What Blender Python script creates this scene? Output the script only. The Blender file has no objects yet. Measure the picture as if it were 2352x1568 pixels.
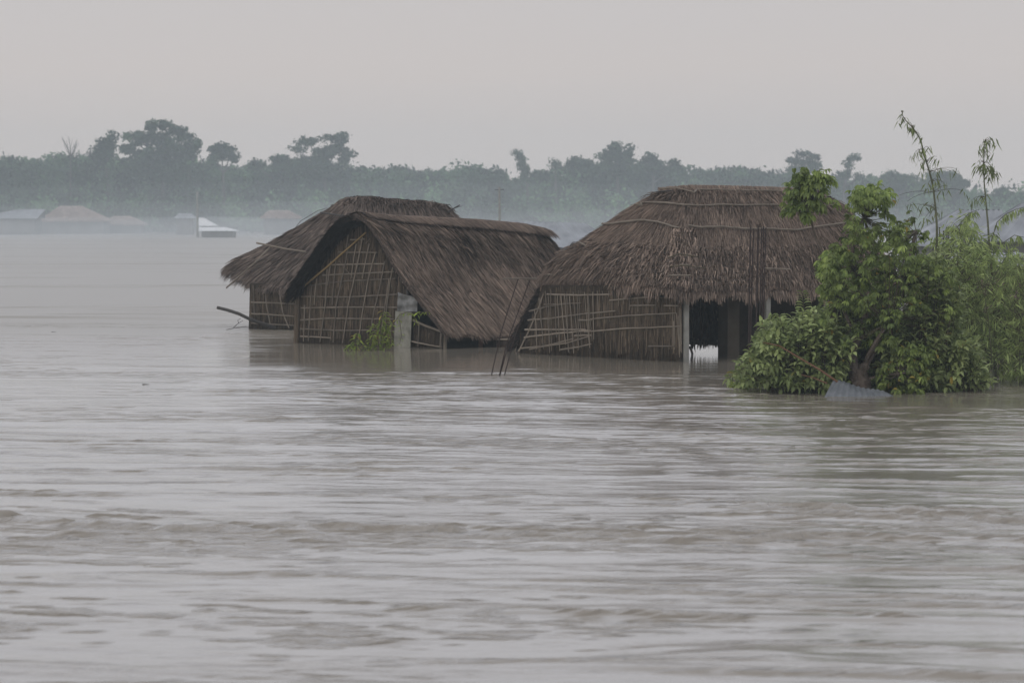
import bpy, math, random
import numpy as np
from mathutils import Vector

random.seed(7)
rng = np.random.default_rng(7)
R = random.random
def U(a, b): return a + (b - a) * random.random()

scene = bpy.context.scene
COL = scene.collection

# ------------------------------------------------------------------ camera
F = 8000.0            # focal length in pixels of a 2352 x 1568 frame
CU, CV, HOR = 1176.0, 784.0, 480.0
H = 4.1
PITCH = math.atan((CV - HOR) / F)
cam = bpy.data.cameras.new('camera')
cam_o = bpy.data.objects.new('camera', cam)
COL.objects.link(cam_o)
cam_o.location = (0, 0, H)
cam_o.rotation_euler = (math.pi / 2 - PITCH, 0, 0)
cam.sensor_width = 36
cam.lens = 36 * F / 2352
cam.clip_start = 1
cam.clip_end = 5000
cam.dof.use_dof = True
cam.dof.focus_distance = 93
cam.dof.aperture_fstop = cam.lens / 44.0
scene.camera = cam_o

CP, SP = math.cos(PITCH), math.sin(PITCH)
def ray(u, v):
    a, b = (u - CU) / F, (CV - v) / F
    return (a, CP + b * SP, -SP + b * CP)
def P(u, v, Y):
    d = ray(u, v); k = Y / d[1]
    return Vector((d[0] * k, Y, H + d[2] * k))
def Wp(u, v):                                   # point of the water surface seen at (u, v)
    d = ray(u, v); k = -H / d[2]
    return Vector((d[0] * k, d[1] * k, 0))
class Plane:                                    # vertical plane through two ground points
    def __init__(s, a, b, off=0.0):
        s.a = Vector((a[0], a[1], 0)); s.b = Vector((b[0], b[1], 0))
        s.e = (s.b - s.a).normalized()
        s.n = Vector((s.e.y, -s.e.x, 0))        # towards the viewer for left-to-right planes
        if s.n.y > 0: s.n = -s.n
        s.a = s.a + s.n * off
    def hit(s, u, v, lift=0.0):
        d = Vector(ray(u, v)); o = Vector((0, 0, H)); a = s.a + s.n * lift
        k = (a - o).dot(s.n) / d.dot(s.n)
        return o + d * k

# ------------------------------------------------------------------ object helpers
ORG = {}
def tag(o, label=None, cat=None, group=None, kind=None):
    if label: o['label'] = label
    if cat: o['category'] = cat
    if group: o['group'] = group
    if kind: o['kind'] = kind
    return o
def thing(name, loc, label, cat, group=None):
    o = bpy.data.objects.new(name, None)
    COL.objects.link(o); o.location = loc; o.empty_display_size = 0.3
    ORG[o.name] = Vector(loc)
    return tag(o, label, cat, group)

class MB:
    def __init__(s): s.v = []; s.f = []; s.c = []
    def add(s, vs, fs, tint=1.0):
        n = len(s.v)
        s.v.extend([tuple(p) for p in vs]); s.f.extend([tuple(i + n for i in f) for f in fs])
        s.c.extend([tint] * len(vs))
    def tube(s, pts, r0, r1=None, seg=5, cap=True, tint=1.0, wob=0.0):
        pts = [Vector(p) for p in pts]; r1 = r0 if r1 is None else r1
        n = len(pts); vs = []; fs = []
        up = Vector((0.13, 0.21, 0.97))
        for i, p in enumerate(pts):
            t = (pts[min(i + 1, n - 1)] - pts[max(i - 1, 0)]).normalized()
            x = t.cross(up)
            if x.length < 1e-3: x = t.cross(Vector((1, 0, 0)))
            x.normalize(); y = t.cross(x)
            r = r0 + (r1 - r0) * i / max(1, n - 1)
            for k in range(seg):
                a = 2 * math.pi * k / seg
                rr = r * (1 + wob * (R() - .5))
                vs.append(p + x * math.cos(a) * rr + y * math.sin(a) * rr)
        for i in range(n - 1):
            for k in range(seg):
                a = i * seg + k; b = i * seg + (k + 1) % seg
                fs.append((a, b, b + seg, a + seg))
        if cap:
            fs.append(tuple(range(seg))[::-1]); fs.append(tuple((n - 1) * seg + k for k in range(seg)))
        s.add(vs, fs, tint)
    def box(s, c, sx, sy, sz, ax=Vector((1, 0, 0)), tint=1.0):      # c = centre, ax = unit x axis (horizontal)
        ax = Vector(ax).normalized(); ay = Vector((-ax.y, ax.x, 0)); az = Vector((0, 0, 1)); c = Vector(c)
        vs = [c + ax * sx * a / 2 + ay * sy * b / 2 + az * sz * d / 2 for d in (-1, 1) for a, b in ((-1, -1), (1, -1), (1, 1), (-1, 1))]
        s.add(vs, [(3, 2, 1, 0), (4, 5, 6, 7), (0, 1, 5, 4), (1, 2, 6, 5), (2, 3, 7, 6), (3, 0, 4, 7)], tint)
    def slab(s, poly, thick):                    # poly: list of Vector, thick: Vector offset
        n = len(poly); vs = list(poly) + [p + thick for p in poly]
        fs = [tuple(range(n)), tuple(range(2 * n - 1, n - 1, -1))] + [(i, i + n, (i + 1) % n + n, (i + 1) % n) for i in range(n)]
        s.add(vs, fs)
    def build(s, name, mat, parent=None, origin=None, smooth=False):
        me = bpy.data.meshes.new(name)
        if parent is not None: org = ORG[parent.name]
        else: org = Vector(origin) if origin is not None else Vector((0, 0, 0))
        va = np.array(s.v, dtype=np.float64).reshape(-1, 3) - np.array(org)
        me.from_pydata(va.tolist(), [], s.f)
        at = me.attributes.new('tint', 'FLOAT', 'POINT')
        at.data.foreach_set('value', np.array(s.c, dtype=np.float32))
        if smooth: me.shade_smooth()
        me.materials.append(mat)
        o = bpy.data.objects.new(name, me); COL.objects.link(o)
        if parent is not None:
            o.parent = parent
        else: o.location = org
        ORG[o.name] = org
        return o

# ------------------------------------------------------------------ materials
def newmat(name):
    m = bpy.data.materials.new(name); m.use_nodes = True
    nt = m.node_tree; nt.nodes.clear()
    return m, nt, nt.nodes, nt.links
def link(nt, a, b): nt.links.new(a, b)

def tint_mat(name, c0, c1, rough=0.8, island=0.5, nscale=0.6, namt=0.5, transl=0.0, detail=3, spec=0.3, stretch=(1, 1, 1), bump=0.0, tintw=True):
    """Colour ramps between c0 and c1 by island / noise, multiplied by the mesh's tint attribute."""
    m, nt, N, L = newmat(name)
    out = N.new('ShaderNodeOutputMaterial')
    pb = N.new('ShaderNodeBsdfPrincipled')
    pb.inputs['Roughness'].default_value = rough
    pb.inputs['Specular IOR Level'].default_value = spec
    geo = N.new('ShaderNodeNewGeometry'); tc = N.new('ShaderNodeTexCoord')
    mp = N.new('ShaderNodeMapping'); mp.inputs['Scale'].default_value = stretch
    L.new(tc.outputs['Object'], mp.inputs['Vector'])
    nz = N.new('ShaderNodeTexNoise'); nz.inputs['Scale'].default_value = nscale; nz.inputs['Detail'].default_value = detail
    L.new(mp.outputs[0], nz.inputs['Vector'])
    a = N.new('ShaderNodeMath'); a.operation = 'MULTIPLY'; a.inputs[1].default_value = island
    L.new(geo.outputs['Random Per Island'], a.inputs[0])
    st = N.new('ShaderNodeMapRange'); st.inputs['From Min'].default_value = 0.3; st.inputs['From Max'].default_value = 0.7
    st.inputs['To Max'].default_value = namt
    L.new(nz.outputs['Fac'], st.inputs['Value'])
    b = N.new('ShaderNodeMath'); b.operation = 'ADD'
    L.new(a.outputs[0], b.inputs[0]); L.new(st.outputs[0], b.inputs[1])
    mx = N.new('ShaderNodeMix'); mx.data_type = 'RGBA'
    mx.inputs['A'].default_value = (*c0, 1); mx.inputs['B'].default_value = (*c1, 1)
    L.new(b.outputs[0], mx.inputs['Factor'])
    col = mx.outputs['Result']
    if tintw:
        at = N.new('ShaderNodeAttribute'); at.attribute_name = 'tint'
        ml = N.new('ShaderNodeMix'); ml.data_type = 'RGBA'; ml.blend_type = 'MULTIPLY'; ml.inputs['Factor'].default_value = 1
        L.new(col, ml.inputs['A']); L.new(at.outputs['Fac'], ml.inputs['B']); col = ml.outputs['Result']
    L.new(col, pb.inputs['Base Color'])
    if bump:
        bp = N.new('ShaderNodeBump'); bp.inputs['Strength'].default_value = bump; bp.inputs['Distance'].default_value = 0.03
        L.new(nz.outputs['Fac'], bp.inputs['Height']); L.new(bp.outputs[0], pb.inputs['Normal'])
    if transl:
        tr = N.new('ShaderNodeBsdfTranslucent'); L.new(col, tr.inputs['Color'])
        ms = N.new('ShaderNodeMixShader'); ms.inputs[0].default_value = transl
        L.new(pb.outputs[0], ms.inputs[1]); L.new(tr.outputs[0], ms.inputs[2]); L.new(ms.outputs[0], out.inputs['Surface'])
    else: L.new(pb.outputs[0], out.inputs['Surface'])
    return m

M = {}
M['thatch'] = tint_mat('weathered_thatch', (.040, .030, .025), (.285, .214, .168), .9, .75, .55, .45, spec=.1)
M['thatch_shade'] = tint_mat('shaded_thatch', (.010, .008, .007), (.055, .043, .038), .95, .8, 2, .3, spec=.05)  # near-black thatch: occlusion shade among deep straw ends put into the colour
M['thatch_grey'] = tint_mat('grey_thatch', (.042, .033, .028), (.23, .180, .150), .9, .75, .5, .45, spec=.1)
M['thatch_core'] = tint_mat('thatch_core', (.055, .043, .037), (.115, .088, .075), .95, 0, 9, .9, spec=.05)
M['reed'] = tint_mat('reed_wall', (.032, .024, .018), (.15, .115, .082), .9, .8, 1.2, .35, spec=.1)
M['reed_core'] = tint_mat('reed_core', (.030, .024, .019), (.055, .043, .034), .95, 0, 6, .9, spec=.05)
M['bamboo'] = tint_mat('dry_bamboo', (.095, .078, .060), (.25, .21, .165), .7, .6, 3, .5)
M['bamboo_yellow'] = tint_mat('yellow_bamboo', (.20, .14, .06), (.34, .24, .11), .6, .5, 3, .5)
M['concrete'] = tint_mat('concrete', (.19, .185, .165), (.34, .33, .30), .85, 0, 2.5, 1, detail=6)
M['mud'] = tint_mat('mud_plaster', (.055, .045, .032), (.12, .10, .075), .95, 0, 1.5, 1, detail=6)
M['wood'] = tint_mat('wet_wood', (.030, .028, .027), (.085, .075, .068), .6, .5, 4, .5)
M['bark'] = tint_mat('bark', (.06, .045, .035), (.17, .135, .11), .9, .3, 9, .7, bump=.8)
M['rust'] = tint_mat('rusty_steel', (.016, .010, .009), (.045, .026, .022), .7, .5, 8, .5)
M['plastic'] = tint_mat('worn_plastic_sheet', (.15, .15, .145), (.30, .30, .29), .5, 0, 6, 1, transl=.2)
M['sack'] = tint_mat('pale_cloth', (.17, .165, .135), (.33, .32, .27), .8, 0, 5, 1, transl=.15)
M['tin'] = tint_mat('tin_sheet', (.18, .19, .205), (.31, .325, .35), .45, 0, .9, 1, spec=.5, detail=5)
M['tin_white'] = tint_mat('bright_tin_sheet', (.62, .62, .62), (.80, .80, .80), .4, 0, .9, 1, spec=.5)
M['tin_dark'] = tint_mat('wet_tin_sheet', (.10, .11, .12), (.19, .20, .215), .6, 0, 3.5, 1, spec=.5, detail=6)
M['farwall'] = tint_mat('far_wall', (.14, .135, .13), (.24, .235, .23), .9, 0, .8, 1)
M['farthatch'] = tint_mat('far_thatch', (.26, .20, .175), (.42, .34, .30), .9, .2, .8, .8)
M['leaf_broad'] = tint_mat('broad_leaf', (.115, .16, .055), (.40, .47, .19), .45, .75, 1.1, .4, transl=.28)
M['leaf_palm'] = tint_mat('palmate_leaf', (.065, .105, .028), (.27, .34, .09), .45, .65, 1.0, .5, transl=.3)
M['leaf_bamboo'] = tint_mat('bamboo_leaf', (.12, .165, .06), (.36, .43, .16), .5, .75, .9, .35, transl=.3)
M['leaf_young'] = tint_mat('young_leaf', (.13, .20, .03), (.30, .36, .06), .5, .8, 2, .3, transl=.35)
M['leaf_yellow'] = tint_mat('yellow_leaf', (.30, .25, .05), (.42, .32, .07), .6, .8, 2, .3, transl=.3)
M['culm'] = tint_mat('green_culm', (.06, .07, .035), (.13, .13, .07), .5, .4, 4, .6)
M['stem'] = tint_mat('brown_stem', (.05, .042, .028), (.12, .10, .065), .8, .5, 4, .5)
M['branch_red'] = tint_mat('red_brown_branch', (.12, .06, .035), (.20, .11, .065), .8, .5, 4, .5)
M['far_leaf'] = tint_mat('far_foliage', (.014, .034, .022), (.065, .110, .048), .9, .45, .10, .55, transl=.1, spec=.05)
M['far_bark'] = tint_mat('far_bark', (.05, .045, .04), (.12, .11, .10), .9, 0, 1, 1)
M['bank'] = tint_mat('muddy_bank', (.04, .05, .025), (.09, .10, .05), .95, 0, .1, 1, detail=6)

# ------------------------------------------------------------------ world, sun, haze
w = bpy.data.worlds.new('World'); scene.world = w; w.use_nodes = True
nt = w.node_tree; nt.nodes.clear(); N = nt.nodes; L = nt.links
SUN_EL, SUN_AZ = math.radians(32), math.radians(215)
out = N.new('ShaderNodeOutputWorld')
sky = N.new('ShaderNodeTexSky'); sky.sky_type = 'NISHITA'; sky.sun_disc = False
sky.sun_elevation = SUN_EL; sky.sun_rotation = SUN_AZ; sky.air_density = 1; sky.dust_density = 4
bg1 = N.new('ShaderNodeBackground'); bg1.inputs['Strength'].default_value = 0.06
L.new(sky.outputs[0], bg1.inputs['Color'])
tc = N.new('ShaderNodeTexCoord'); sx = N.new('ShaderNodeSeparateXYZ'); L.new(tc.outputs['Generated'], sx.inputs[0])
mpn = N.new('ShaderNodeMapping'); mpn.inputs['Scale'].default_value = (1.2, 1.2, 9); L.new(tc.outputs['Generated'], mpn.inputs['Vector'])
cn = N.new('ShaderNodeTexNoise'); cn.inputs['Scale'].default_value = 2.2; cn.inputs['Detail'].default_value = 5
L.new(mpn.outputs[0], cn.inputs['Vector'])
ad = N.new('ShaderNodeMath'); ad.operation = 'MULTIPLY_ADD'; ad.inputs[1].default_value = 0.03; L.new(cn.outputs['Fac'], ad.inputs[0]); L.new(sx.outputs['Z'], ad.inputs[2])
cr = N.new('ShaderNodeValToRGB'); L.new(ad.outputs[0], cr.inputs[0])
e = cr.color_ramp.elements
e[0].position = 0.0; e[0].color = (.655, .59, .565, 1)
e[1].position = 1.0; e[1].color = (.78, .80, .85, 1)
for p, c in ((.03, (.66, .595, .565, 1)), (.055, (.65, .595, .575, 1)), (.078, (.625, .59, .585, 1)), (.105, (.785, .785, .835, 1)), (.25, (.80, .81, .875, 1))):
    k = e.new(p); k.color = c
bg2 = N.new('ShaderNodeBackground'); L.new(cr.outputs[0], bg2.inputs['Color'])
ms = N.new('ShaderNodeMixShader'); ms.inputs[0].default_value = 0.93
L.new(bg1.outputs[0], ms.inputs[1]); L.new(bg2.outputs[0], ms.inputs[2]); L.new(ms.outputs[0], out.inputs['Surface'])

sun = bpy.data.lights.new('sun', 'SUN'); sun.energy = 0.5; sun.angle = math.radians(30); sun.color = (1, .95, .88)
so = bpy.data.objects.new('sun', sun); COL.objects.link(so)
az = SUN_AZ
sd = Vector((math.sin(az) * math.cos(SUN_EL), math.cos(az) * math.cos(SUN_EL), math.sin(SUN_EL)))
so.rotation_euler = sd.to_track_quat('Z', 'Y').to_euler(); so.location = (0, 0, 60)

def volmat(name, col, dens, an=0.0):
    m, nt, N, L = newmat(name)
    out = N.new('ShaderNodeOutputMaterial'); pv = N.new('ShaderNodeVolumePrincipled')
    pv.inputs['Color'].default_value = (*col, 1); pv.inputs['Density'].default_value = dens; pv.inputs['Anisotropy'].default_value = an
    L.new(pv.outputs[0], out.inputs['Volume'])
    return m
hz = MB(); hz.box((0, 430, 11.5), 900, 1000, 26)
tag(hz.build('haze', volmat('haze_air', (.80, .93, 1.0), .00050, .2)), kind='stuff')

# low mist lying on the flood along the far bank
def mist(name, c, rx, ry, rz, dens):
    mb = MB(); vs = []; fs = []; nu, nv = 40, 14
    for j in range(nv + 1):
        ph = -math.pi / 2 + math.pi * j / nv
        for i in range(nu):
            th = 2 * math.pi * i / nu
            wv = 1 + .08 * math.sin(3 * th + c[0]) + .05 * math.sin(7 * th)
            vs.append((c[0] + rx * wv * math.cos(ph) * math.cos(th), c[1] + ry * math.cos(ph) * math.sin(th),
                       max(-.6, rz * math.sin(ph) * (1 + .18 * math.sin(5 * th + 1) * math.cos(ph)))))
    for j in range(nv):
        for i in range(nu):
            a = j * nu + i; b = j * nu + (i + 1) % nu
            fs.append((a, b, b + nu, a + nu))
    mb.add(vs, fs)
    return tag(mb.build(name, volmat(name + '_air', (.91, .95, .98), dens)), kind='stuff')
mist('mist', (-50, 522, 0), 62, 62, 3.0, .0048)
mist('mist', (-42, 550, 0), 85, 62, 5.4, .0020)
mist('mist', (-20, 556, 0), 130, 72, 8.5, .0008)
mist('mist', (45, 570, 0), 70, 46, 4.6, .0018)
mist('mist', (0, 470, 0), 280, 170, 21, .00065)

# ------------------------------------------------------------------ water
def perlin(x, y, seed=0):
    r = np.random.default_rng(seed); ang = r.random((256, 256)) * 2 * np.pi
    gx, gy = np.cos(ang), np.sin(ang)
    xi = np.floor(x).astype(int); yi = np.floor(y).astype(int); xf = x - xi; yf = y - yi
    def g(ix, iy, dx, dy):
        ix &= 255; iy &= 255
        return gx[ix, iy] * dx + gy[ix, iy] * dy
    u = xf ** 3 * (xf * (xf * 6 - 15) + 10); v = yf ** 3 * (yf * (yf * 6 - 15) + 10)
    a = g(xi.copy(), yi.copy(), xf, yf); b = g(xi + 1, yi.copy(), xf - 1, yf)
    c = g(xi.copy(), yi + 1, xf, yf - 1); d = g(xi + 1, yi + 1, xf - 1, yf - 1)
    return ((a * (1 - u) + b * u) * (1 - v) + (c * (1 - u) + d * u) * v) * 1.5
def sstep(a, b, x):
    t = np.clip((x - a) / (b - a), 0, 1); return t * t * (3 - 2 * t)

X0, X1, Y0, Y1 = -26.0, 27.0, 17.0, 131.0
xs = np.arange(X0, X1 + 1e-6, .16); ys = np.arange(Y0, Y1 + 1e-6, .07)
gx, gy = np.meshgrid(xs, ys)
wx = gx + 1.3 * perlin(gx * .12, gy * .2, 11); wy = gy + .22 * gx + .9 * perlin(gx * .10, gy * .13, 12)
lee = sstep(-10.5, -6, gx + 1.5 * perlin(gx * .3, gy * .5, 9)) * sstep(84.0, 92, gy + .55 * gx + 3.0 * perlin(gx * .25, gy * .4, 4) + 1.5 * perlin(gx * .8, gy * 1.6, 8)) * (1 - sstep(112, 122, gy))
lee = np.maximum(lee, .55 * sstep(4.5, 8, gx) * sstep(72, 75, gy) * (1 - sstep(112, 122, gy)))
far_calm = sstep(60, 72, gy) * (1 - sstep(-9, -3, gx)) * .95
pt = perlin(wx * .10 + 3.1, wy * .22, 21) + .5 * perlin(wx * .6, wy * 1.3, 23) + .7 * perlin(wx * 2.0, wy * 3.2, 24)
bandc = .22 * np.exp(-((gy - 46 + .2 * gx) / 5.0) ** 2) + .16 * np.exp(-((gy - 28.5) / 2.0) ** 2) - .12
chop = sstep(.42, .54, pt + bandc)          # patches of choppy current
def saw(ph, f=.16):
    q = ph - np.floor(ph); return np.where(q < f, sstep(0, 1, q / f), 1 - (q - f) / (1 - f))
zl = .010 * perlin(wx * .22, wy * .5, 1)
wy2 = wy + .6 * perlin(wx * .16, wy * .3, 31) + .16 * perlin(wx * .7, wy * 1.0, 32) + .05 * perlin(wx * 2.2, wy * 2.0, 37)
mk1 = sstep(.22, .48, perlin(wx * .13, wy2 * .55 + 4, 33)); mk2 = sstep(.24, .48, perlin(wx * .22 + 9, wy2 * .9, 34)); mk3 = sstep(.22, .50, perlin(wx * .08, wy2 * .3, 35))
mk4 = sstep(.2, .45, perlin(wx * 1.0 + 2, wy2 * 1.6, 38))
zl += .036 * mk1 * saw(wy2 * .52, .09) + .024 * mk2 * saw(wy2 * 1.07 + .3 * perlin(wx * .3, wy * .3, 36), .14) + .038 * mk3 * saw(wy2 * .31 + .4, .06) + .015 * mk4 * saw(wy2 * 2.1, .2)
mid = sstep(52, 66, gy) * (1 - sstep(96, 108, gy))
zmid = .72 * (.026 * perlin(wx * .30, wy * 1.15, 41) + .016 * perlin(wx * .75, wy * 2.5, 42) + .012 * perlin(wx * 1.6, wy * 4.0, 43)) * (.45 + .9 * sstep(-.3, .4, perlin(wx * .12, wy * .35, 44)))
fr = lambda ph, f: ((ph - np.floor(ph)) < f).astype(float)
line = np.maximum.reduce([mk1 * fr(wy2 * .52, .13), mk2 * fr(wy2 * 1.07, .17), mk3 * fr(wy2 * .31 + .4, .09)]) * sstep(-.5, .1, perlin(wx * 2.2, wy * 2.5, 39))
zc = .003 * perlin(wx * 1.3, wy * 2.2, 5) + .007 * perlin(wx * 2.6, wy * 3.8, 6)
amp = (.55 + .75 * chop)
gz = (zl * amp * (1 - .6 * mid) + zl * .25 + zc * chop + zmid * mid) * (1 - .93 * lee) * (1 - far_calm * .7)
edge = sstep(0, 1.5, gx - X0) * sstep(0, 1.5, X1 - gx) * sstep(0, 1.5, gy - Y0) * sstep(0, 8, Y1 - gy)
gz = gz * edge * 1.15
nx_, ny_ = len(xs), len(ys)
verts = np.stack([gx, gy, gz], -1).reshape(-1, 3)
idx = np.arange(nx_ * ny_).reshape(ny_, nx_)
quads = np.stack([idx[:-1, :-1], idx[:-1, 1:], idx[1:, 1:], idx[1:, :-1]], -1).reshape(-1, 4)
XB, YB0, YB1 = 420.0, -55.0, 900.0
xe, ye = xs[-1], ys[-1]
ring = np.array([[-XB, YB0, 0], [XB, YB0, 0], [XB, YB1, 0], [-XB, YB1, 0]])
nb = len(verts); verts = np.vstack([verts, ring])
c00, c10, c11, c01 = idx[0, 0], idx[0, -1], idx[-1, -1], idx[-1, 0]
# skirt polygons follow every edge vertex of the fine grid so no cracks open
rq = [[nb, nb + 1] + list(idx[0, ::-1]), [nb + 1, nb + 2] + list(idx[::-1, -1]), [nb + 2, nb + 3] + list(idx[-1, :]), [nb + 3, nb] + list(idx[:, 0])]
me = bpy.data.meshes.new('water')
nq = len(quads); tot = nq * 4 + sum(map(len, rq))
me.vertices.add(len(verts)); me.vertices.foreach_set('co', verts.astype(np.float32).ravel())
me.loops.add(tot); me.loops.foreach_set('vertex_index', np.concatenate([quads.ravel()] + [np.array(q) for q in rq]).astype(np.int32))
me.polygons.add(nq + 4)
ls = list(np.arange(nq) * 4); t = nq * 4
for q in rq: ls.append(t); t += len(q)
me.polygons.foreach_set('loop_start', np.array(ls, dtype=np.int32))
me.update(calc_edges=True); me.shade_smooth()
at = me.attributes.new('calm', 'FLOAT', 'POINT'); cl = np.concatenate([lee.ravel(), np.zeros(4)]).astype(np.float32); at.data.foreach_set('value', cl)
at = me.attributes.new('open', 'FLOAT', 'POINT'); opn = 1 - edge * (1 - .95 * sstep(84, 104, gy) * (1 - lee)); at.data.foreach_set('value', np.concatenate([opn.ravel(), np.ones(4)]).astype(np.float32))
at = me.attributes.new('river', 'FLOAT', 'POINT'); at.data.foreach_set('value', np.concatenate([(1 - edge * (1 - sstep(100, 125, gy))).ravel(), np.ones(4)]).astype(np.float32))
at = me.attributes.new('chop', 'FLOAT', 'POINT'); cl = np.concatenate([(np.maximum(chop, line * .7) * edge * (1 - lee)).ravel(), np.zeros(4)]).astype(np.float32); at.data.foreach_set('value', cl)
m, nt, N, L = newmat('muddy_flood_water')
out = N.new('ShaderNodeOutputMaterial'); pb = N.new('ShaderNodeBsdfPrincipled')
pb.inputs['Base Color'].default_value = (.235, .205, .165, 1); pb.inputs['IOR'].default_value = 1.64; pb.inputs['Specular IOR Level'].default_value = .5
ac = N.new('ShaderNodeAttribute'); ac.attribute_name = 'calm'
def mth(op, a_, b_, c_=None):
    n_ = N.new('ShaderNodeMath'); n_.operation = op
    for i_, x_ in enumerate((a_, b_, c_)):
        if x_ is None: continue
        if isinstance(x_, (int, float)): n_.inputs[i_].default_value = x_
        else: L.new(x_, n_.inputs[i_])
    return n_.outputs[0]
ao = N.new('ShaderNodeAttribute'); ao.attribute_name = 'open'
av = N.new('ShaderNodeAttribute'); av.attribute_name = 'river'
ah = N.new('ShaderNodeAttribute'); ah.attribute_name = 'chop'
ro = mth('MULTIPLY_ADD', ac.outputs['Fac'], -.04, .13)
ro = mth('MULTIPLY_ADD', ao.outputs['Fac'], .12, ro)
ro = mth('MULTIPLY_ADD', av.outputs['Fac'], .08, ro)
L.new(ro, pb.inputs['Roughness'])
tc = N.new('ShaderNodeTexCoord')
def wave(sx_, sy_, det, dist=.4):
    mp = N.new('ShaderNodeMapping'); mp.inputs['Scale'].default_value = (sx_, sy_, 1); L.new(tc.outputs['Object'], mp.inputs['Vector'])
    nz = N.new('ShaderNodeTexNoise'); nz.inputs['Scale'].default_value = 1; nz.inputs['Detail'].default_value = det; nz.inputs['Distortion'].default_value = dist
    L.new(mp.outputs[0], nz.inputs['Vector']); return nz.outputs['Fac']
# broad swell everywhere, small ripples in streaky patches, fine chatter where the current breaks
patch = N.new('ShaderNodeMapRange'); patch.inputs['From Min'].default_value = .45; patch.inputs['From Max'].default_value = .68
L.new(wave(.10, .5, 5, 1.0), patch.inputs['Value'])
farp = N.new('ShaderNodeMapRange'); farp.inputs['From Min'].default_value = .48; farp.inputs['From Max'].default_value = .62
L.new(wave(.022, .05, 4, .6), farp.inputs['Value'])
h1 = mth('MULTIPLY', wave(.5, 2.2, 2), .004)
h2 = mth('MULTIPLY', mth('MULTIPLY', wave(1.6, 3.6, 5), patch.outputs[0]), .018)
h3 = mth('MULTIPLY', mth('MULTIPLY', wave(3.6, 3.0, 5, .8), ah.outputs['Fac']), .12)
h4 = mth('MULTIPLY', mth('MULTIPLY', wave(.035, .11, 3, .5), mth('MULTIPLY', farp.outputs[0], av.outputs['Fac'])), 1.3)
h5 = mth('MULTIPLY', wave(3.2, 7.5, 3, .3), .0045)
hs = mth('ADD', mth('ADD', mth('ADD', h1, h5), h2), mth('ADD', h3, h4))
hs = mth('MULTIPLY', hs, mth('MULTIPLY_ADD', ac.outputs['Fac'], -.75, 1.0))
bp = N.new('ShaderNodeBump'); bp.inputs['Distance'].default_value = 1.0; bp.inputs['Strength'].default_value = 1.0; L.new(hs, bp.inputs['Height'])
L.new(bp.outputs[0], pb.inputs['Normal']); L.new(pb.outputs[0], out.inputs['Surface'])
me.materials.append(m)
wo = bpy.data.objects.new('water', me); COL.objects.link(wo); tag(wo, kind='structure')

# far bank
mb = MB(); vs = []; fs = []; n = 60
for j in range(5):
    for i in range(n + 1):
        x = -300 + 600 * i / n
        y = (640 + 14 * math.sin(x * .03) + 6 * math.sin(x * .11 + 1)) + (0, 8, 30, 90, 220)[j]
        vs.append((x, y, (-.5, .25, .8, 1.0, 1.0)[j] + .15 * math.sin(x * .3 + j)))
for j in range(4):
    for i in range(n):
        a = j * (n + 1) + i; fs.append((a, a + 1, a + n + 2, a + n + 1))
mb.add(vs, fs); tag(mb.build('far_bank', M['bank'], smooth=True), kind='structure')

# ------------------------------------------------------------------ far trees
def cards(mb, c, r, n, size, tint, flat=.0):
    """n leaf-sized faces through an ellipsoid at c with radii r, denser towards the shell"""
    d = rng.normal(size=(n, 3)); d /= np.linalg.norm(d, axis=1)[:, None]
    rad = rng.random(n) ** .45 * (1 + .18 * rng.normal(size=n))
    p = np.array(c) + d * rad[:, None] * np.array(r)
    a = rng.normal(size=(n, 3)); a /= np.linalg.norm(a, axis=1)[:, None]
    b = np.cross(a, rng.normal(size=(n, 3))); b /= np.linalg.norm(b, axis=1)[:, None]
    s = size * (.5 + rng.random(n))[:, None]
    q = np.stack([p - a * s, p + b * s * .55, p + a * s, p - b * s * .5], 1).reshape(-1, 3)
    k = len(mb.v); mb.v.extend(map(tuple, q.tolist())); mb.c.extend([tint] * (4 * n))
    mb.f.extend([(k + 4 * i, k + 4 * i + 1, k + 4 * i + 2, k + 4 * i + 3) for i in range(n)])

def blob_tree(name, label, cat, blobs, Y, trunk_u, dens=1.0, size=.32, group=None, tint=1.0, sparse=False):
    k = Y / F
    base = P(trunk_u, 500, Y); base.z = .2
    t = thing(name, base, label, cat, group)
    mb = MB(); tr = MB()
    vm = sum(b[1] for b in blobs) / len(blobs)
    fork = P(trunk_u, min(470, vm + 45), Y)
    tr.tube([(base.x, Y, -.3), ((base.x + fork.x) / 2 + .2, Y, fork.z * .5), fork], .36, .24, 6)
    for (u, v, ru, rv) in blobs:
        c = P(u, v, Y); rx, rz = ru * k, rv * k
        nsub = max(4, int(ru * rv / 22))
        for _ in range(nsub):
            a = U(0, 6.28); q = math.sqrt(R())
            cc = (c.x + math.cos(a) * q * rx * .95, Y + U(-1, 1) * rx * .8, c.z + math.sin(a) * q * rz * .95)
            rr = U(.4, 1.1)
            cards(mb, cc, (rr * 1.2, rr * 1.2, rr * .8), int(34 * dens * (rr + .4)), size * U(.75, 1.1), tint * U(.5, 1.7))
        cards(mb, (c.x, Y, c.z), (rx * 1.12, rx, rz * 1.15), int(ru * rv * .55), size * .8, tint)
        mid = fork.lerp(c, .55) + Vector((0, 0, -.4))
        tr.tube([fork, mid, (c.x, Y, c.z)], .20, .06, 4, cap=False)
    mb.build('crown', M['far_leaf'], t); tr.build('trunk', M['far_bark'], t)
    return t

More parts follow.
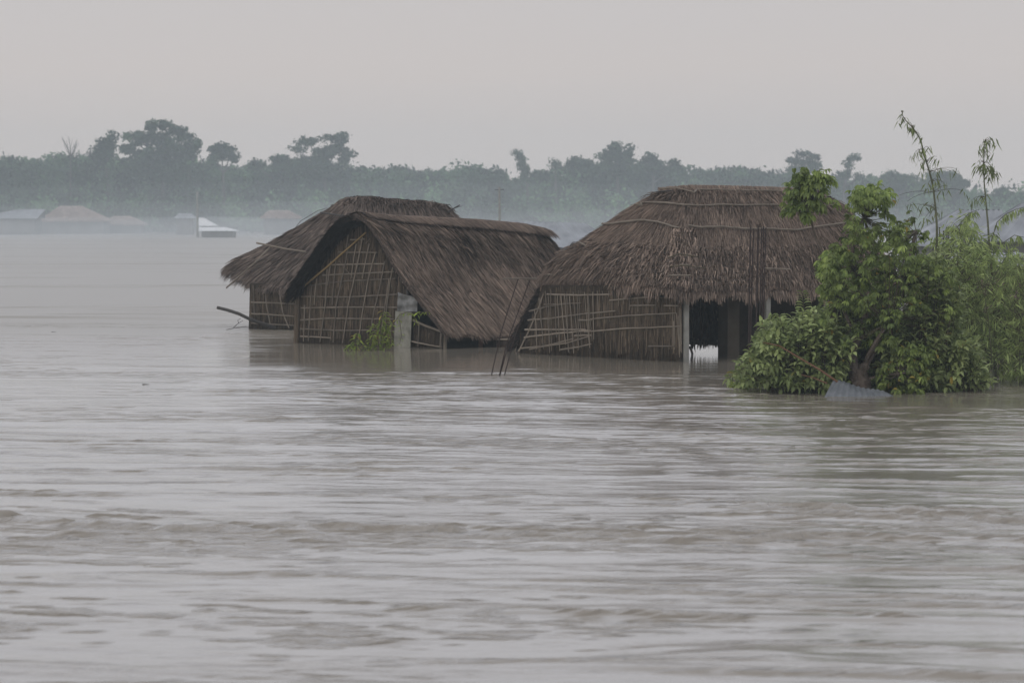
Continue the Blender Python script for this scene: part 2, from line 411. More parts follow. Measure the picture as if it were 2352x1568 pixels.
G = 'trees rising above the far tree line'
blob_tree('broadleaf_tree', 'largest hazy tree on the far bank, wide lumpy crown towering over the left tree line', 'tree',
    [(347, 289, 17, 10), (381, 288, 19, 10), (407, 302, 22, 9), (422, 314, 20, 9), (448, 334, 14, 13), (303, 313, 17, 9), (322, 318, 22, 12), (297, 342, 18, 12), (360, 318, 34, 16), (395, 338, 36, 16), (365, 358, 60, 20), (425, 352, 28, 16), (345, 385, 70, 20), (400, 400, 60, 24)], 622, 372, 1.1, group=G)
blob_tree('broadleaf_tree', 'narrow upright hazy tree just left of the largest far tree', 'tree',
    [(260, 313, 9, 12), (241, 328, 15, 9), (228, 341, 13, 10), (252, 338, 18, 14), (240, 360, 28, 16)], 630, 245, group=G)
blob_tree('round_tree', 'small rounded hazy tree standing alone right of the largest far tree', 'tree',
    [(492, 348, 12, 13), (509, 342, 20, 13), (530, 351, 12, 14), (538, 364, 8, 10), (510, 362, 26, 10)], 618, 512, group=G)
blob_tree('umbrella_tree', 'flat-topped hazy tree with open airy tiers above the thatched roofs on the left', 'tree',
    [(709, 325, 30, 8), (684, 342, 20, 5), (766, 316, 22, 9), (786, 319, 14, 11), (804, 352, 13, 10), (772, 342, 24, 12), (730, 345, 20, 7), (792, 369, 11, 16), (742, 362, 26, 12), (705, 372, 28, 12), (725, 388, 70, 16)], 626, 745, .9, group=G)
blob_tree('round_tree', 'low rounded hazy tree tucked left of the flat-topped airy tree', 'tree',
    [(640, 366, 20, 10), (655, 378, 30, 14), (590, 378, 18, 10)], 632, 640, group=G)
blob_tree('bamboo_plume', 'leaning dark feathery bamboo plume on the skyline between the two hut groups', 'bamboo',
    [(1189, 353, 5, 5), (1193, 362, 6, 6), (1199, 371, 7, 7), (1204, 383, 7, 8), (1207, 396, 7, 8), (1209, 408, 9, 8)], 624, 1211, 1.4, .24, group=G)
blob_tree('palm_tree', 'tiny ball-headed palm poking above the skyline right of the feathery plume', 'palm',
    [(1276, 378, 7, 8)], 624, 1276, 1.8, .26, group=G)
blob_tree('broadleaf_tree', 'low spreading hazy tree just right of the ball-headed palm', 'tree',
    [(1322, 371, 22, 9), (1355, 374, 13, 9), (1335, 386, 38, 12), (1240, 402, 20, 10)], 634, 1335, group=G)
blob_tree('broadleaf_tree', 'tallest hazy tree on the skyline left of the big thatched roof ridge', 'tree',
    [(1417, 339, 16, 12), (1409, 350, 22, 11), (1447, 344, 8, 10), (1388, 362, 16, 9), (1420, 366, 36, 18), (1400, 388, 44, 14)], 622, 1418, group=G)
blob_tree('round_tree', 'dome-shaped hazy tree directly above the left end of the big thatched ridge', 'tree',
    [(1494, 360, 17, 9), (1500, 376, 25, 12), (1548, 378, 10, 12), (1505, 392, 40, 10)], 628, 1500, group=G)
blob_tree('pine_like_tree', 'hazy tree with ragged layered top behind the leafy sprig over the big roof', 'tree',
    [(1845, 352, 15, 6), (1820, 370, 12, 6), (1866, 360, 14, 6), (1872, 378, 12, 6), (1843, 374, 20, 6), (1845, 390, 34, 10)], 622, 1845, group=G)
blob_tree('bamboo_plume', 'thin curved bamboo plume on the skyline right of the ragged layered tree', 'bamboo',
    [(1964, 363, 5, 3), (1956, 367, 5, 4), (1950, 378, 5, 7), (1944, 392, 6, 8), (1940, 404, 9, 8), (1972, 402, 6, 7)], 626, 1938, 1.2, .24, group=G)
blob_tree('round_tree', 'low humped hazy tree seen between the papaya-like crown and the tall bamboo stalk', 'tree',
    [(2043, 407, 18, 10), (2075, 413, 18, 10), (2095, 405, 6, 9), (2060, 424, 40, 12)], 630, 2058, group=G)
blob_tree('broadleaf_tree', 'wide dark hazy tree behind and between the two tall bamboo stalks', 'tree',
    [(2172, 405, 22, 12), (2193, 417, 22, 11), (2218, 423, 8, 5), (2142, 408, 13, 12), (2175, 425, 45, 14)], 624, 2170, group=G)
blob_tree('round_tree', 'small hazy tree at the right end of the far tree line', 'tree',
    [(2301, 440, 16, 10), (2336, 448, 14, 9), (2318, 456, 34, 10)], 632, 2315, group=G)
# bare tree
b0 = P(162, 500, 628); b0.z = .3
t = thing('bare_tree', b0, 'leafless twiggy tree on the skyline left of the narrow upright tree', 'tree', G)
tr = MB(); q = P(162, 360, 628); tr.tube([b0, q], .22, .12, 5)
for i in range(16):
    e1 = P(162 + U(-20, 20), U(311, 335), 628 + U(-2, 2)); mid = q.lerp(e1, .45) + Vector((U(-.3, .3), 0, -.3))
    tr.tube([q, mid, e1], .07, .03, 3, cap=False)
tr.build('branches', M['far_bark'], t)

# the wood as a mass behind them
prof = [(-1400, 385), (-900, 372), (-400, 365), (-100, 360), (0, 356), (30, 366), (60, 364), (110, 358), (150, 349), (200, 356), (230, 352), (300, 362), (400, 362), (460, 362), (480, 372), (560, 378), (600, 386), (640, 374), (700, 380), (820, 388), (850, 392), (905, 380), (925, 392), (950, 396), (1000, 379), (1040, 388), (1090, 384), (1140, 386), (1160, 408), (1210, 414), (1250, 400), (1300, 380), (1400, 380), (1480, 378), (1560, 380), (1600, 390), (1660, 388), (1700, 386), (1730, 380), (1770, 392), (1850, 394), (1950, 410), (2000, 416), (2040, 408), (2100, 412), (2150, 414), (2230, 436), (2280, 446), (2352, 450), (2500, 450), (2800, 440), (3800, 420)]
def pv(u):
    for (a, va), (b, vb) in zip(prof, prof[1:]):
        if a <= u <= b: return va + (vb - va) * (u - a) / (b - a)
    return 440
mb = MB()
u = -1300.0
while u < 3700:
    top = pv(u) + U(-9, 12)
    for row in range(3 if -400 < u < 2750 else 1):
        Y = (636, 655, 676)[row] + U(-6, 6); uu = u + U(-10, 10)
        c = P(uu, top + (10, 3, 0)[row] + U(0, 6), Y); ztop = c.z
        tn = random.choice((.35, .6, .9, 1.2, 1.7, 2.4)) * U(.8, 1.2)
        rr = U(1.6, 3.0)
        z = ztop - rr * .5
        while z > .4:
            for _ in range(3):
                cards(mb, (c.x + U(-1.6, 1.6), Y + U(-2, 2), z + U(-.8, .8)), (U(1.0, 1.9), 1.5, U(.8, 1.4)), 26, .42, tn * U(.8, 1.25))
            z -= 1.5
    u += 13 if -400 < u < 2750 else 20
# lower shrubs and bamboo in front of the wood
for _ in range(520):
    uu = U(-200, 2600); Y = U(600, 632); h = U(1.5, 8.5); c = P(uu, 500, Y); tn = random.choice((.5, 1, 1.6, 2.6, 3.4))
    for k in range(3):
        cards(mb, (c.x + U(-1.5, 1.5), Y + U(-1, 1), h * U(.3, .9)), (U(1, 2), 1.3, h * .35), 30, .36, tn * U(.85, 1.2))
tag(mb.build('distant_wood', M['far_leaf']), 'hazy blue-green belt of massed trees along the far bank', 'wood', kind='stuff')

# ------------------------------------------------------------------ far buildings
def corr(mb, a, b, c, d, n, amp=.03, nt_=2):
    """corrugated sheet a-b (eave) c-d (ridge, above b, a)"""
    a, b, c, d = map(Vector, (a, b, c, d)); vs = []; fs = []
    nrm = (b - a).cross(d - a).normalized()
    if nrm.z < 0: nrm = -nrm
    for j in range(nt_ + 1):
        for i in range(n + 1):
            s = i / n; t = j / nt_
            p = (a.lerp(b, s)).lerp(d.lerp(c, s), t)
            vs.append(p + nrm * amp * (1 if i % 2 else -1))
    m_ = n + 1
    for j in range(nt_):
        for i in range(n):
            q = j * m_ + i; fs.append((q, q + 1, q + 1 + m_, q + m_))
    k = len(vs)
    vs2 = [v - nrm * .02 for v in vs]
    mb.add(vs + vs2, fs + [tuple(x + k for x in f[::-1]) for f in fs])

def far_hut(name, label, cat, ue0, ue1, ur0, ur1, vr, ve, Y, depth, roofm, wallm, group=None, wall_in=.5, tin=True, vr1=None, ve1=None):
    """hipped house: eave ue0..ue1 at ve, ridge ur0..ur1 at vr, front eave at distance Y"""
    k = Y / F
    e0, e1 = P(ue0, ve, Y), P(ue1, ve1 or ve, Y)
    r0, r1 = P(ur0, vr, Y + depth / 2), P(ur1, vr1 or vr, Y + depth / 2)
    b0, b1 = e0 + Vector((0, depth, 0)), e1 + Vector((0, depth, 0))
    root = thing(name, ((e0.x + e1.x) / 2, Y + depth / 2, 0), label, cat, group)
    mb = MB(); n = max(6, int((e1.x - e0.x) / .35))
    if tin:
        corr(mb, e0, e1, r1, r0, n); corr(mb, b1, b0, r0, r1, n)
        corr(mb, b0, e0, r0, r0 + Vector((0, .05, 0)), 10); corr(mb, e1, b1, r1 + Vector((0, .05, 0)), r1, 10)
    else:
        mb.add([e0, e1, r1, r0, b0, b1] + [p - Vector((0, 0, .25)) for p in (e0, e1, b1, b0)],
               [(0, 1, 2, 3), (5, 4, 3, 2), (4, 0, 3), (1, 5, 2), (0, 6, 7, 1), (1, 7, 8, 5), (5, 8, 9, 4), (4, 9, 6, 0), (6, 9, 8, 7)])
        for _ in range(500):
            s, t_ = R(), R()
            p = e0.lerp(e1, s).lerp(r0.lerp(r1, s), t_); d_ = (e0.lerp(e1, s) - r0.lerp(r1, s)).normalized()
            w_ = Vector((.07, 0, 0)); q = p + d_ * .8 + Vector((0, -.06, .06))
            mb.add([p - w_, p + w_, q + w_, q - w_], [(0, 1, 2, 3)], U(.7, 1.3))
    mb.build('roof', roofm, root)
    wl = MB(); wx_ = wall_in; zt = min(e0.z, e1.z) + .05
    wl.box(((e0.x + e1.x) / 2, Y + depth / 2, (zt - .6) / 2), abs(e1.x - e0.x) - 2 * wx_, depth - 2 * wx_, zt + .6)
    wl.build('wall', wallm, root)
    return root

far_hut('tin_roofed_house', 'far house with pale tin roof half sunk at the left edge of the flood', 'house', -70, 86, 46, 104, 480.5, 502, 560, 9, M['tin'], M['farwall'])
far_hut('thatched_house', 'far brownish thatched house in mist right of the leftmost tin-roofed one', 'house', 88, 246, 138, 188, 473, 506, 575, 9, M['farthatch'], M['farwall'], tin=False)
far_hut('thatched_house', 'low misty brown hut between the far thatched house and the utility pole', 'house', 232, 330, 262, 300, 496, 514, 585, 7, M['farthatch'], M['farwall'], tin=False)
far_hut('tin_roofed_house', 'far shed with bright white tin roof right of the misty utility pole', 'shed', 456, 544, 458, 515, 521.5, 530.5, 500, 5, M['tin_white'], M['farwall'])
far_hut('tin_roofed_house', 'small far house whose bright upper roof rises behind the white shed roof', 'house', 454, 496, 455, 466, 500, 519, 512, 5, M['tin_white'], M['farwall'])
far_hut('tin_roofed_house', 'far house with a small tilted bright roof left of the misty utility pole', 'house', 398, 447, 412, 440, 490, 501, 556, 5, M['tin'], M['farwall'])
far_hut('tin_roofed_house', 'tiny far hut with pinkish roof in mist behind the left thatched roof', 'house', 598, 690, 618, 664, 483, 499, 560, 5, M['farthatch'], M['farwall'], tin=False)
far_hut('tin_roofed_house', 'pale tin-roofed house in the gap between the middle and the big thatched huts', 'house', 1120, 1425, 1165, 1342, 507, 568, 260, 7, M['tin'], M['farwall'], vr1=511)
far_hut('tin_roofed_house', 'pale tin-roofed house behind the two tall bamboo stalks', 'house', 2068, 2330, 2200, 2300, 482, 566, 190, 6, M['tin'], M['farwall'])
far_hut('tin_roofed_house', 'grey tin-roofed house with high slanted roof cut by the right edge', 'house', 2236, 2600, 2345, 2500, 468, 556, 140, 5, M['tin'], M['farwall'])
far_hut('tin_roofed_shed', 'low tin-roofed shed under the grey house at the right edge', 'shed', 2165, 2520, 2190, 2500, 580, 612, 122, 3, M['tin'], M['farwall'])

def pole_thing(label, u, v0, Y, rad):
    a = P(u + 1, 530, Y); a.z = -.3; b = P(u, v0, Y)
    t = thing('utility_pole', (a.x, a.y, 0), label, 'pole')
    mb = MB(); mb.tube([a, b], rad * 1.15, rad * .8, 7); mb.build('shaft', M['concrete'], t)
    cb = MB(); cb.box((b.x, b.y, b.z - .25), .9, .08, .08); cb.build('crossarm', M['far_bark'], t)
pole_thing('misty utility pole standing beside the bright white far roof', 453, 440, 505, .16)
pole_thing('slim pale utility pole above the ridge of the middle thatched hut', 1147, 430, 330, .12)

# ------------------------------------------------------------------ thatch
def polyl(pts):
    """arc-length parametrised polyline"""
    pts = [Vector(p) for p in pts]; d = [0]
    for a, b in zip(pts, pts[1:]): d.append(d[-1] + (b - a).length)
    def f(t):
        t = max(0, min(1, t)) * d[-1]
        for i in range(len(pts) - 1):
            if t <= d[i + 1] + 1e-9:
                k = (t - d[i]) / max(1e-9, d[i + 1] - d[i]); return pts[i].lerp(pts[i + 1], k)
        return pts[-1]
    return f
class Patch:
    def __init__(s, bottom, top, left, right):
        s.B, s.T, s.L, s.Rt = polyl(bottom), polyl(top), polyl(left), polyl(right)
        s.c = (s.B(0), s.B(1), s.T(0), s.T(1))
    def raw(s, a, t):
        c00, c10, c01, c11 = s.c
        return (s.B(a) * (1 - t) + s.T(a) * t + s.L(t) * (1 - a) + s.Rt(t) * a
                - (c00 * (1 - a) * (1 - t) + c10 * a * (1 - t) + c01 * (1 - a) * t + c11 * a * t))
    def len(s, a):
        i = int(a * 20)
        if not hasattr(s, 'lc'): s.lc = [(s.raw(k / 20, 0) - s.raw(k / 20, .5)).length + (s.raw(k / 20, .5) - s.raw(k / 20, 1)).length for k in range(21)]
        return s.lc[i]
    def frame(s, a, t):
        p = s.raw(a, t); h = .02
        a0, a1 = max(0, a - h), min(1, a + h); t0, t1 = max(0, t - h), min(1, t + h)
        da = s.raw(a1, t) - s.raw(a0, t); dt = s.raw(a, t1) - s.raw(a, t0)
        if da.length < 1e-6: da = s.raw(1, max(0, t - .1)) - s.raw(0, max(0, t - .1))
        n = da.cross(dt)
        if n.length < 1e-9: n = Vector((0, 0, 1))
        n.normalize()
        if n.z < 0: n = -n
        return p, (-dt).normalized(), n
    def solid(s, mb, ns, nt_, th, drop=None):
        vs = []; fs = []
        for j in range(nt_ + 1):
            for i in range(ns + 1):
                p = s.raw(i / ns, .035 + .965 * j / nt_); vs.append(p + Vector((0, 0, .015 * math.sin(i * 1.7 + j * 2.3))))
        k = len(vs); m_ = ns + 1
        vs += [v - Vector((0, 0, th)) for v in vs]
        for j in range(nt_):
            for i in range(ns):
                a = j * m_ + i; fs.append((a, a + 1, a + 1 + m_, a + m_)); fs.append((a + k, a + m_ + k, a + 1 + m_ + k, a + 1 + k))
        for i in range(ns):
            fs.append((i, i + k, i + 1 + k, i + 1)); a = nt_ * m_ + i; fs.append((a, a + 1, a + 1 + k, a + k))
        for j in range(nt_):
            a = j * m_; fs.append((a, a + m_, a + m_ + k, a + k)); a = j * m_ + ns; fs.append((a, a + k, a + m_ + k, a + m_))
        mb.add(vs, fs, .8)
    def straw(s, mb, n, ln=(.35, .8), wd=(.010, .024), t0=0, t1=1, lift=.045, jit=.10, tint=(.6, 1.4), skew=0.0, a0=0, a1=1, dark=None):
        for _ in range(n):
            a, t = U(a0, a1), U(t0, t1)
            p, d, nn = s.frame(a, t)
            d = (d + Vector((U(-jit, jit) + skew, U(-jit, jit), U(-jit, jit) * .4))).normalized()
            side = nn.cross(d).normalized()
            tw = U(-.9, .9); side = (side * math.cos(tw) + nn * math.sin(tw)).normalized() * U(*wd)
            l = min(U(*ln), t * s.len(a) + U(.0, .16) * (1 + math.sin(a * 37) * .6)); lf = U(.004, lift)
            if l < .05: continue
            q0 = p - nn * .02; q1 = p + d * l * .5 + nn * lf * .8; q2 = p + d * l + nn * lf * U(.2, 1.2)
            tn = U(*tint)
            if dark: tn *= dark(a, t)
            mb.add([q0 - side, q0 + side, q1 + side * .9, q1 - side * .9, q2 + side * .3, q2 - side * .3], [(0, 1, 2, 3), (3, 2, 4, 5)], tn)
    def fringe(s, mb, n, over=(.05, .28), droop=.25, a0=0, a1=1, th=.16, tint=(.6, 1.45), wd=(.008, .018)):
        for _ in range(n):
            a = U(a0, a1); p, d, nn = s.frame(a, 0.0)
            p = p - d * U(.05, .22) - Vector((0, 0, U(0, th)))
            d = (d + Vector((U(-.14, .14), U(-.14, .14), -U(0, droop)))).normalized()
            side = nn.cross(d).normalized() * U(*wd)
            l = (U(*over) + .10) * (1 + .25 * math.sin(a * 41) + .2 * math.sin(a * 97 + 1)); q1 = p + d * l * .6; q2 = p + d * l + Vector((0, 0, -.03))
            mb.add([p - side, p + side, q1 + side, q1 - side, q2 + side * .3, q2 - side * .3], [(0, 1, 2, 3), (3, 2, 4, 5)], U(*tint))
    def verge(s, mb, n, right=False, th=.2, tint=(.4, .9), out=.12):
        """ragged straw ends down a gable verge"""
        for _ in range(n):
            t = R(); a = 1.0 if right else 0.0
            p, d, nn = s.frame(a, t)
            q = s.raw(.96 if right else .04, t); o = (p - q).normalized()
            p = p - Vector((0, 0, U(-.02, th))) - o * .05
            dd = (d * U(.4, 1.2) + o * U(.1, .7) + Vector((U(-.2, .2), U(-.2, .2), U(-.3, .1)))).normalized()
            side = nn.cross(dd).normalized() * U(.008, .018); l = U(.08, out + .14)
            mb.add([p - side, p + side, p + dd * l + side * .3, p + dd * l - side * .3], [(0, 1, 2, 3)], U(*tint))

def roof_pole(patch_pts, r, parent, mat=None, name='roof_pole'):
    mb = MB(); mb.tube(patch_pts, r, r * .85, 6, wob=.15)
    o = mb.build(name, mat or M['bamboo'], parent)
    return o

def in_poly(x, y, poly):
    c = False; n = len(poly); j = n - 1
    for i in range(n):
        xi, yi = poly[i][:2]; xj, yj = poly[j][:2]
        if (yi > y) != (yj > y) and x < (xj - xi) * (y - yi) / (yj - yi) + xi: c = not c
        j = i
    return c
def rand_in(poly):
    us = [p[0] for p in poly]; vs = [p[1] for p in poly]
    while True:
        u, v = U(min(us), max(us)), U(min(vs), max(vs))
        if in_poly(u, v, poly): return u, v

def reed_wall(pl, poly, parent, n, name='wall', thick=.06, mats=('reed_core', 'reed'), ln=(.25, .9), lean=.03, tint=(.55, 1.35), label=None):
    """wall core slab plus upright reeds standing proud of it; poly in picture pixels on the plane pl"""
    pts = [pl.hit(u, v) for u, v in poly]
    lowest = max(v for _, v in poly)
    for i, (u, v) in enumerate(poly):
        if v > lowest - 28: pts[i].z = -.35
    mb = MB(); mb.slab(pts, -pl.n * thick)
    core = mb.build(name, M[mats[0]], parent)
    rd = MB()
    for _ in range(n):
        u, v = rand_in(poly); p = pl.hit(u, v, .004 + R() * .02); l = U(*ln)
        q = p - Vector((0, 0, l)) + pl.e * U(-lean, lean) * l * 2 + pl.n * U(-.003, .02)
        if p.z > .3 and not in_poly(u, v + l * 78, poly) and q.z > 0: continue
        s = (pl.e + pl.n * U(-.8, .8)).normalized() * U(.006, .016)
        wet = .5 if q.z < .10 + .08 * math.sin(u * .07) else 1.0
        rd.add([p - s * .5, p + s * .5, q + s, q - s], [(0, 1, 2, 3)], U(*tint) * wet)
    r_ = rd.build('reeds', M[mats[1]], core)
    if label: core['label'] = label
    return core

def px_tube(mb, pl, pts, r, lift=.035, sub=4, jit=.35):
    out = []
    for (a, b) in zip(pts, pts[1:]):
        for k in range(sub):
            t = k / sub; out.append((a[0] + (b[0] - a[0]) * t + U(-jit, jit), a[1] + (b[1] - a[1]) * t + U(-jit, jit)))
    out.append(pts[-1])
    mb.tube([pl.hit(u, v, lift + U(0, .01)) for u, v in out], r * 1.25, r, 5, tint=U(.8, 1.35))

# ================================================================== hut A (back left)
A0, A1 = Wp(572, 756), Wp(690, 758)
hutA = thing('thatched_hut', (-7.5, 120.5, 0), 'rearmost thatched hut with pointed left eave, half hidden behind the gabled hut', 'hut', 'flooded thatched huts')
thA = (795, 453, 120.5); thA2 = (822, 449, 120.0)
pA1 = Patch([P(510, 622, 121.5), P(540, 640, 120.5), P(578, 655, 119), P(665, 664, 117.6), P(770, 672, 116.2)],
            [P(*thA), P(*thA2)],
            [P(510, 620, 121.5), P(548, 590, 121.4), P(600, 566, 121.2), P(700, 512, 121), P(765, 474, 120.8), P(*thA)],
            [P(770, 672, 116.2), P(800, 560, 118), P(*thA2)])
pA2 = Patch([P(770, 672, 116.2), P(1120, 690, 120)],
            [P(*thA2), P(850, 450, 120.3), P(905, 456, 121), P(985, 461, 122), P(1022, 470, 122.8)],
            [P(770, 672, 116.2), P(800, 560, 118), P(*thA2)],
            [P(1120, 690, 120), P(1085, 540, 121.6), P(1052, 497, 122.4), P(1022, 470, 122.8)])
pA3 = Patch([P(1130, 640, 127), P(510, 622, 121.5)],
            [P(1022, 470, 122.8), P(*thA)],
            [P(1130, 640, 127), P(1022, 470, 122.8)],
            [P(510, 620, 121.5), P(600, 566, 121.2), P(700, 512, 121), P(*thA)])
core = MB()
for p_ in (pA1, pA2, pA3): p_.solid(core, 14, 10, .16)
roofA = core.build('roof', M['thatch_core'], hutA)
st = MB()
pA1.straw(st, 7000, skew=.0, tint=(.65, 1.3)); pA1.fringe(st, 900, over=(.03, .16)); pA1.straw(st, 260, t0=.9, t1=1, ln=(.2, .4), lift=.14)
pA2.straw(st, 4200, t0=.3, tint=(.6, 1.35)); pA2.straw(st, 700, t0=.92, t1=1, ln=(.15, .4), lift=.16, jit=.3, tint=(.5, 1.1))
pA3.straw(st, 1500)
pA1.verge(st, 200, out=.03, th=.1)
o = st.build('straw', M['thatch_grey'], roofA)
roof_pole([P(590, 558, 120.7), P(620, 564, 119.9), P(660, 572, 119.2), P(702, 578, 118.7)], .035, roofA)
roof_pole([P(622, 566, 119.9), P(585, 603, 119.4), P(548, 636, 119.7), P(520, 661, 120)], .035, roofA)
roof_pole([P(736, 488, 119.9), P(790, 496, 118.9)], .03, roofA, M['wood'])
tw = MB()
tw.tube([P(1030, 486, 121), P(1044, 478, 120.9), P(1056, 471, 120.8)], .03, .02, 5)
tw.tube([P(1044, 478, 120.9), P(1062, 473, 120.7)], .012, .006, 4)
tw.build('loose_stick', M['wood'], roofA)
tw = MB(); tw.tube([P(662, 545, 120), P(690, 508, 120), P(730, 484, 120.2), P(752, 478, 120.2)], .012, .008, 4); tw.build('loose_stick', M['wood'], roofA)
plA = Plane(A0, A1)
reed_wall(plA, [(570, 757), (577, 650), (700, 655), (700, 759)], hutA, 1100)
# side wall running back
mb = MB(); bk = Vector((-.15, 5.5, 0)); a_ = plA.hit(574, 652); b_ = plA.hit(571, 757); b_.z = -.35
mb.slab([a_, b_, b_ + bk, a_ + bk], Vector((.05, 0, 0))); mb.build('wall', M['reed_core'], hutA)
lt = MB()
for pts in ([(577, 694), (640, 696), (690, 698)], [(577, 720), (630, 723), (690, 727)], [(582, 655), (584, 720)], [(608, 655), (612, 700), (622, 752)], [(640, 660), (650, 720), (664, 753)], [(577, 742), (690, 748)]):
    px_tube(lt, plA, pts, .022)
lt.build('lattice', M['bamboo'], hutA)

# ================================================================== hut B (gabled, middle)
EB = Vector((.685, .729, 0))
hutB = thing('thatched_hut', (-1.5, 106.5, 0), 'gabled thatched hut with latticed reed gable end, in the middle', 'hut', 'flooded thatched huts')
rB0, rB1 = P(817, 489, 104.2), P(1250, 527, 110.3)
ridgeB = [rB0, P(900, 497, 105.3), P(1000, 502, 106.7), P(1100, 507, 108.1), P(1200, 516, 109.5), rB1]
pB1 = Patch([P(1022, 764, 101.9), P(1090, 768, 102.9), P(1160, 772, 103.8), P(1438, 782, 108)],
            ridgeB,
            [P(1022, 764, 101.9), P(975, 702, 102.4), P(935, 652, 102.8), P(905, 606, 103.1), P(870, 545, 103.6), P(845, 506, 103.9), rB0],
            [P(1438, 782, 108), P(1330, 640, 109.3), P(1287, 577, 109.9), rB1])
lowB = P(662, 664, 106.4)
pB2 = Patch([lowB + EB * 8.35 + Vector((0, 0, -.4)), lowB], ridgeB[::-1],
            [lowB + EB * 8.35 + Vector((0, 0, -.4)), rB1],
            [lowB, P(690, 622, 106.1), P(722, 575, 105.6), P(750, 535, 105.2), P(780, 502, 104.7), rB0])
core = MB(); pB1.solid(core, 22, 12, .15); pB2.solid(core, 16, 12, .2)
roofB = core.build('roof', M['thatch_core'], hutB)
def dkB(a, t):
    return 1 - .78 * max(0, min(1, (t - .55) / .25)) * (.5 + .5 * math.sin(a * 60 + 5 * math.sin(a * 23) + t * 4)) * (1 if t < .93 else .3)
st = MB()
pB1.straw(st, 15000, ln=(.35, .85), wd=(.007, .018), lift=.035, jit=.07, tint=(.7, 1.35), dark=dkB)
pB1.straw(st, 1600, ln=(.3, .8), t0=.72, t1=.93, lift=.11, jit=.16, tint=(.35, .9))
pB1.straw(st, 1200, ln=(.08, .35), wd=(.005, .010), lift=.07, jit=.35, tint=(.7, 1.6))
pB1.fringe(st, 1100, over=(.0, .10), th=.12); pB1.verge(st, 500, th=.12, tint=(.5, 1.0), out=.02)
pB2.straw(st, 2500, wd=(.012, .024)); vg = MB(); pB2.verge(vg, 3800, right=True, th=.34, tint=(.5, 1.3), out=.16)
pB1.verge(st, 120, right=True, out=.05)
# shaggy underside of the overhang
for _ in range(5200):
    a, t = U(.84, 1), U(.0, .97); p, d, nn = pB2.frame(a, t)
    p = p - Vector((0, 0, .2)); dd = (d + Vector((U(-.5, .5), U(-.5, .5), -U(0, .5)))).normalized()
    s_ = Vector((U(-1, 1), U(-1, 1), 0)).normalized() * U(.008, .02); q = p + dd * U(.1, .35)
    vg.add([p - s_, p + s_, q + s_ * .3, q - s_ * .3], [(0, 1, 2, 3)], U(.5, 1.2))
vg.build('verge', M['thatch_shade'], roofB)  # verge and overhang underside straw with its shade painted in
st.build('straw', M['thatch'], roofB)
# ridge cap: a folded band of straw across the ridge, tied down by a long pole
cap = MB(); nseg = 40; rf = polyl(ridgeB)
vs = []; fs = []
for i in range(nseg + 1):
    a = i / nseg; p, d, nn = pB1.frame(a, .985); p2, d2, n2 = pB2.frame(1 - a, .985); rp = rf(a)
    wv = .02 * math.sin(i * 1.3)
    vs += [rp + d * (.34 + wv) + nn * .02, rp + d * .16 + nn * .045, rp + Vector((0, 0, .05 + .012 * math.sin(i * 2.1))), rp + d2 * .3 + n2 * .03]
for i in range(nseg):
    for k in range(3):
        a = i * 4 + k; fs.append((a, a + 1, a + 5, a + 4))
cap.add(vs, fs, .9)
for _ in range(2600):
    a = R(); p, d, nn = pB1.frame(a, .985); rp = rf(a)
    q0 = rp + Vector((0, 0, .05)) + Vector((U(-.05, .05), U(-.1, .1), 0)); q1 = rp + d * U(.28, .50) + nn * U(.02, .06) + Vector((U(.1, .3), 0, 0))
    m_ = q0.lerp(q1, .5) + nn * .05; s_ = nn.cross(d).normalized() * U(.006, .016)
    cap.add([q0 - s_, q0 + s_, m_ + s_, m_ - s_, q1 + s_ * .4, q1 - s_ * .4], [(0, 1, 2, 3), (3, 2, 4, 5)], U(.6, 1.5))
cap.build('ridge_cap', M['thatch'], roofB)
def along(patch, pts, lift=.07, n=8, jit=.01):
    out = []
    f = [(a, t) for a, t in pts]
    for (a0, t0), (a1, t1) in zip(f, f[1:]):
        for k in range(n):
            s = k / n; p, d, nn = patch.frame(a0 + (a1 - a0) * s, t0 + (t1 - t0) * s)
            out.append(p + nn * (lift + U(-jit, jit)))
    p, d, nn = patch.frame(*f[-1]); out.append(p + nn * lift)
    return out
roof_pole(along(pB1, [(.0, .945), (.35, .93), (.6, .945), (1, .93)], .10), .018, roofB, M['wood'])
roof_pole([P(1155, 640, 104.6), P(1235, 639, 105.9)], .022, roofB)

gB0, gB1 = Wp(684, 787), Wp(1020, 800)
plB = Plane(gB0, gB1)
gable = [(684, 790), (688, 655), (700, 640), (745, 590), (800, 510), (832, 502), (862, 545), (900, 612), (915, 645), (1022, 772), (1022, 802)]
reed_wall(plB, [(684, 790), (688, 655), (745, 585), (800, 508), (832, 500), (862, 545), (918, 640), (948, 690), (944, 798)], hutB, 5200, name='gable_wall')
reed_wall(Plane(gB0, gB1, -.04), [(940, 798), (940, 733), (1020, 764), (1020, 801)], hutB, 450, name='gable_wall', tint=(.8, 1.5))
lt = MB()
hz_ = [[(805, 551), (838, 549)], [(778, 579), (866, 580)], [(758, 608), (884, 606)], [(742, 632), (905, 624)],
       [(690, 681), (800, 682), (912, 676)], [(692, 707), (850, 705), (912, 706)], [(690, 735), (760, 731), (905, 733)],
       [(690, 755), (780, 759), (860, 758)], [(712, 655), (800, 645), (908, 640)], [(860, 760), (905, 760)], [(690, 772), (760, 776)]]
for h_ in hz_: px_tube(lt, plB, h_, .021)
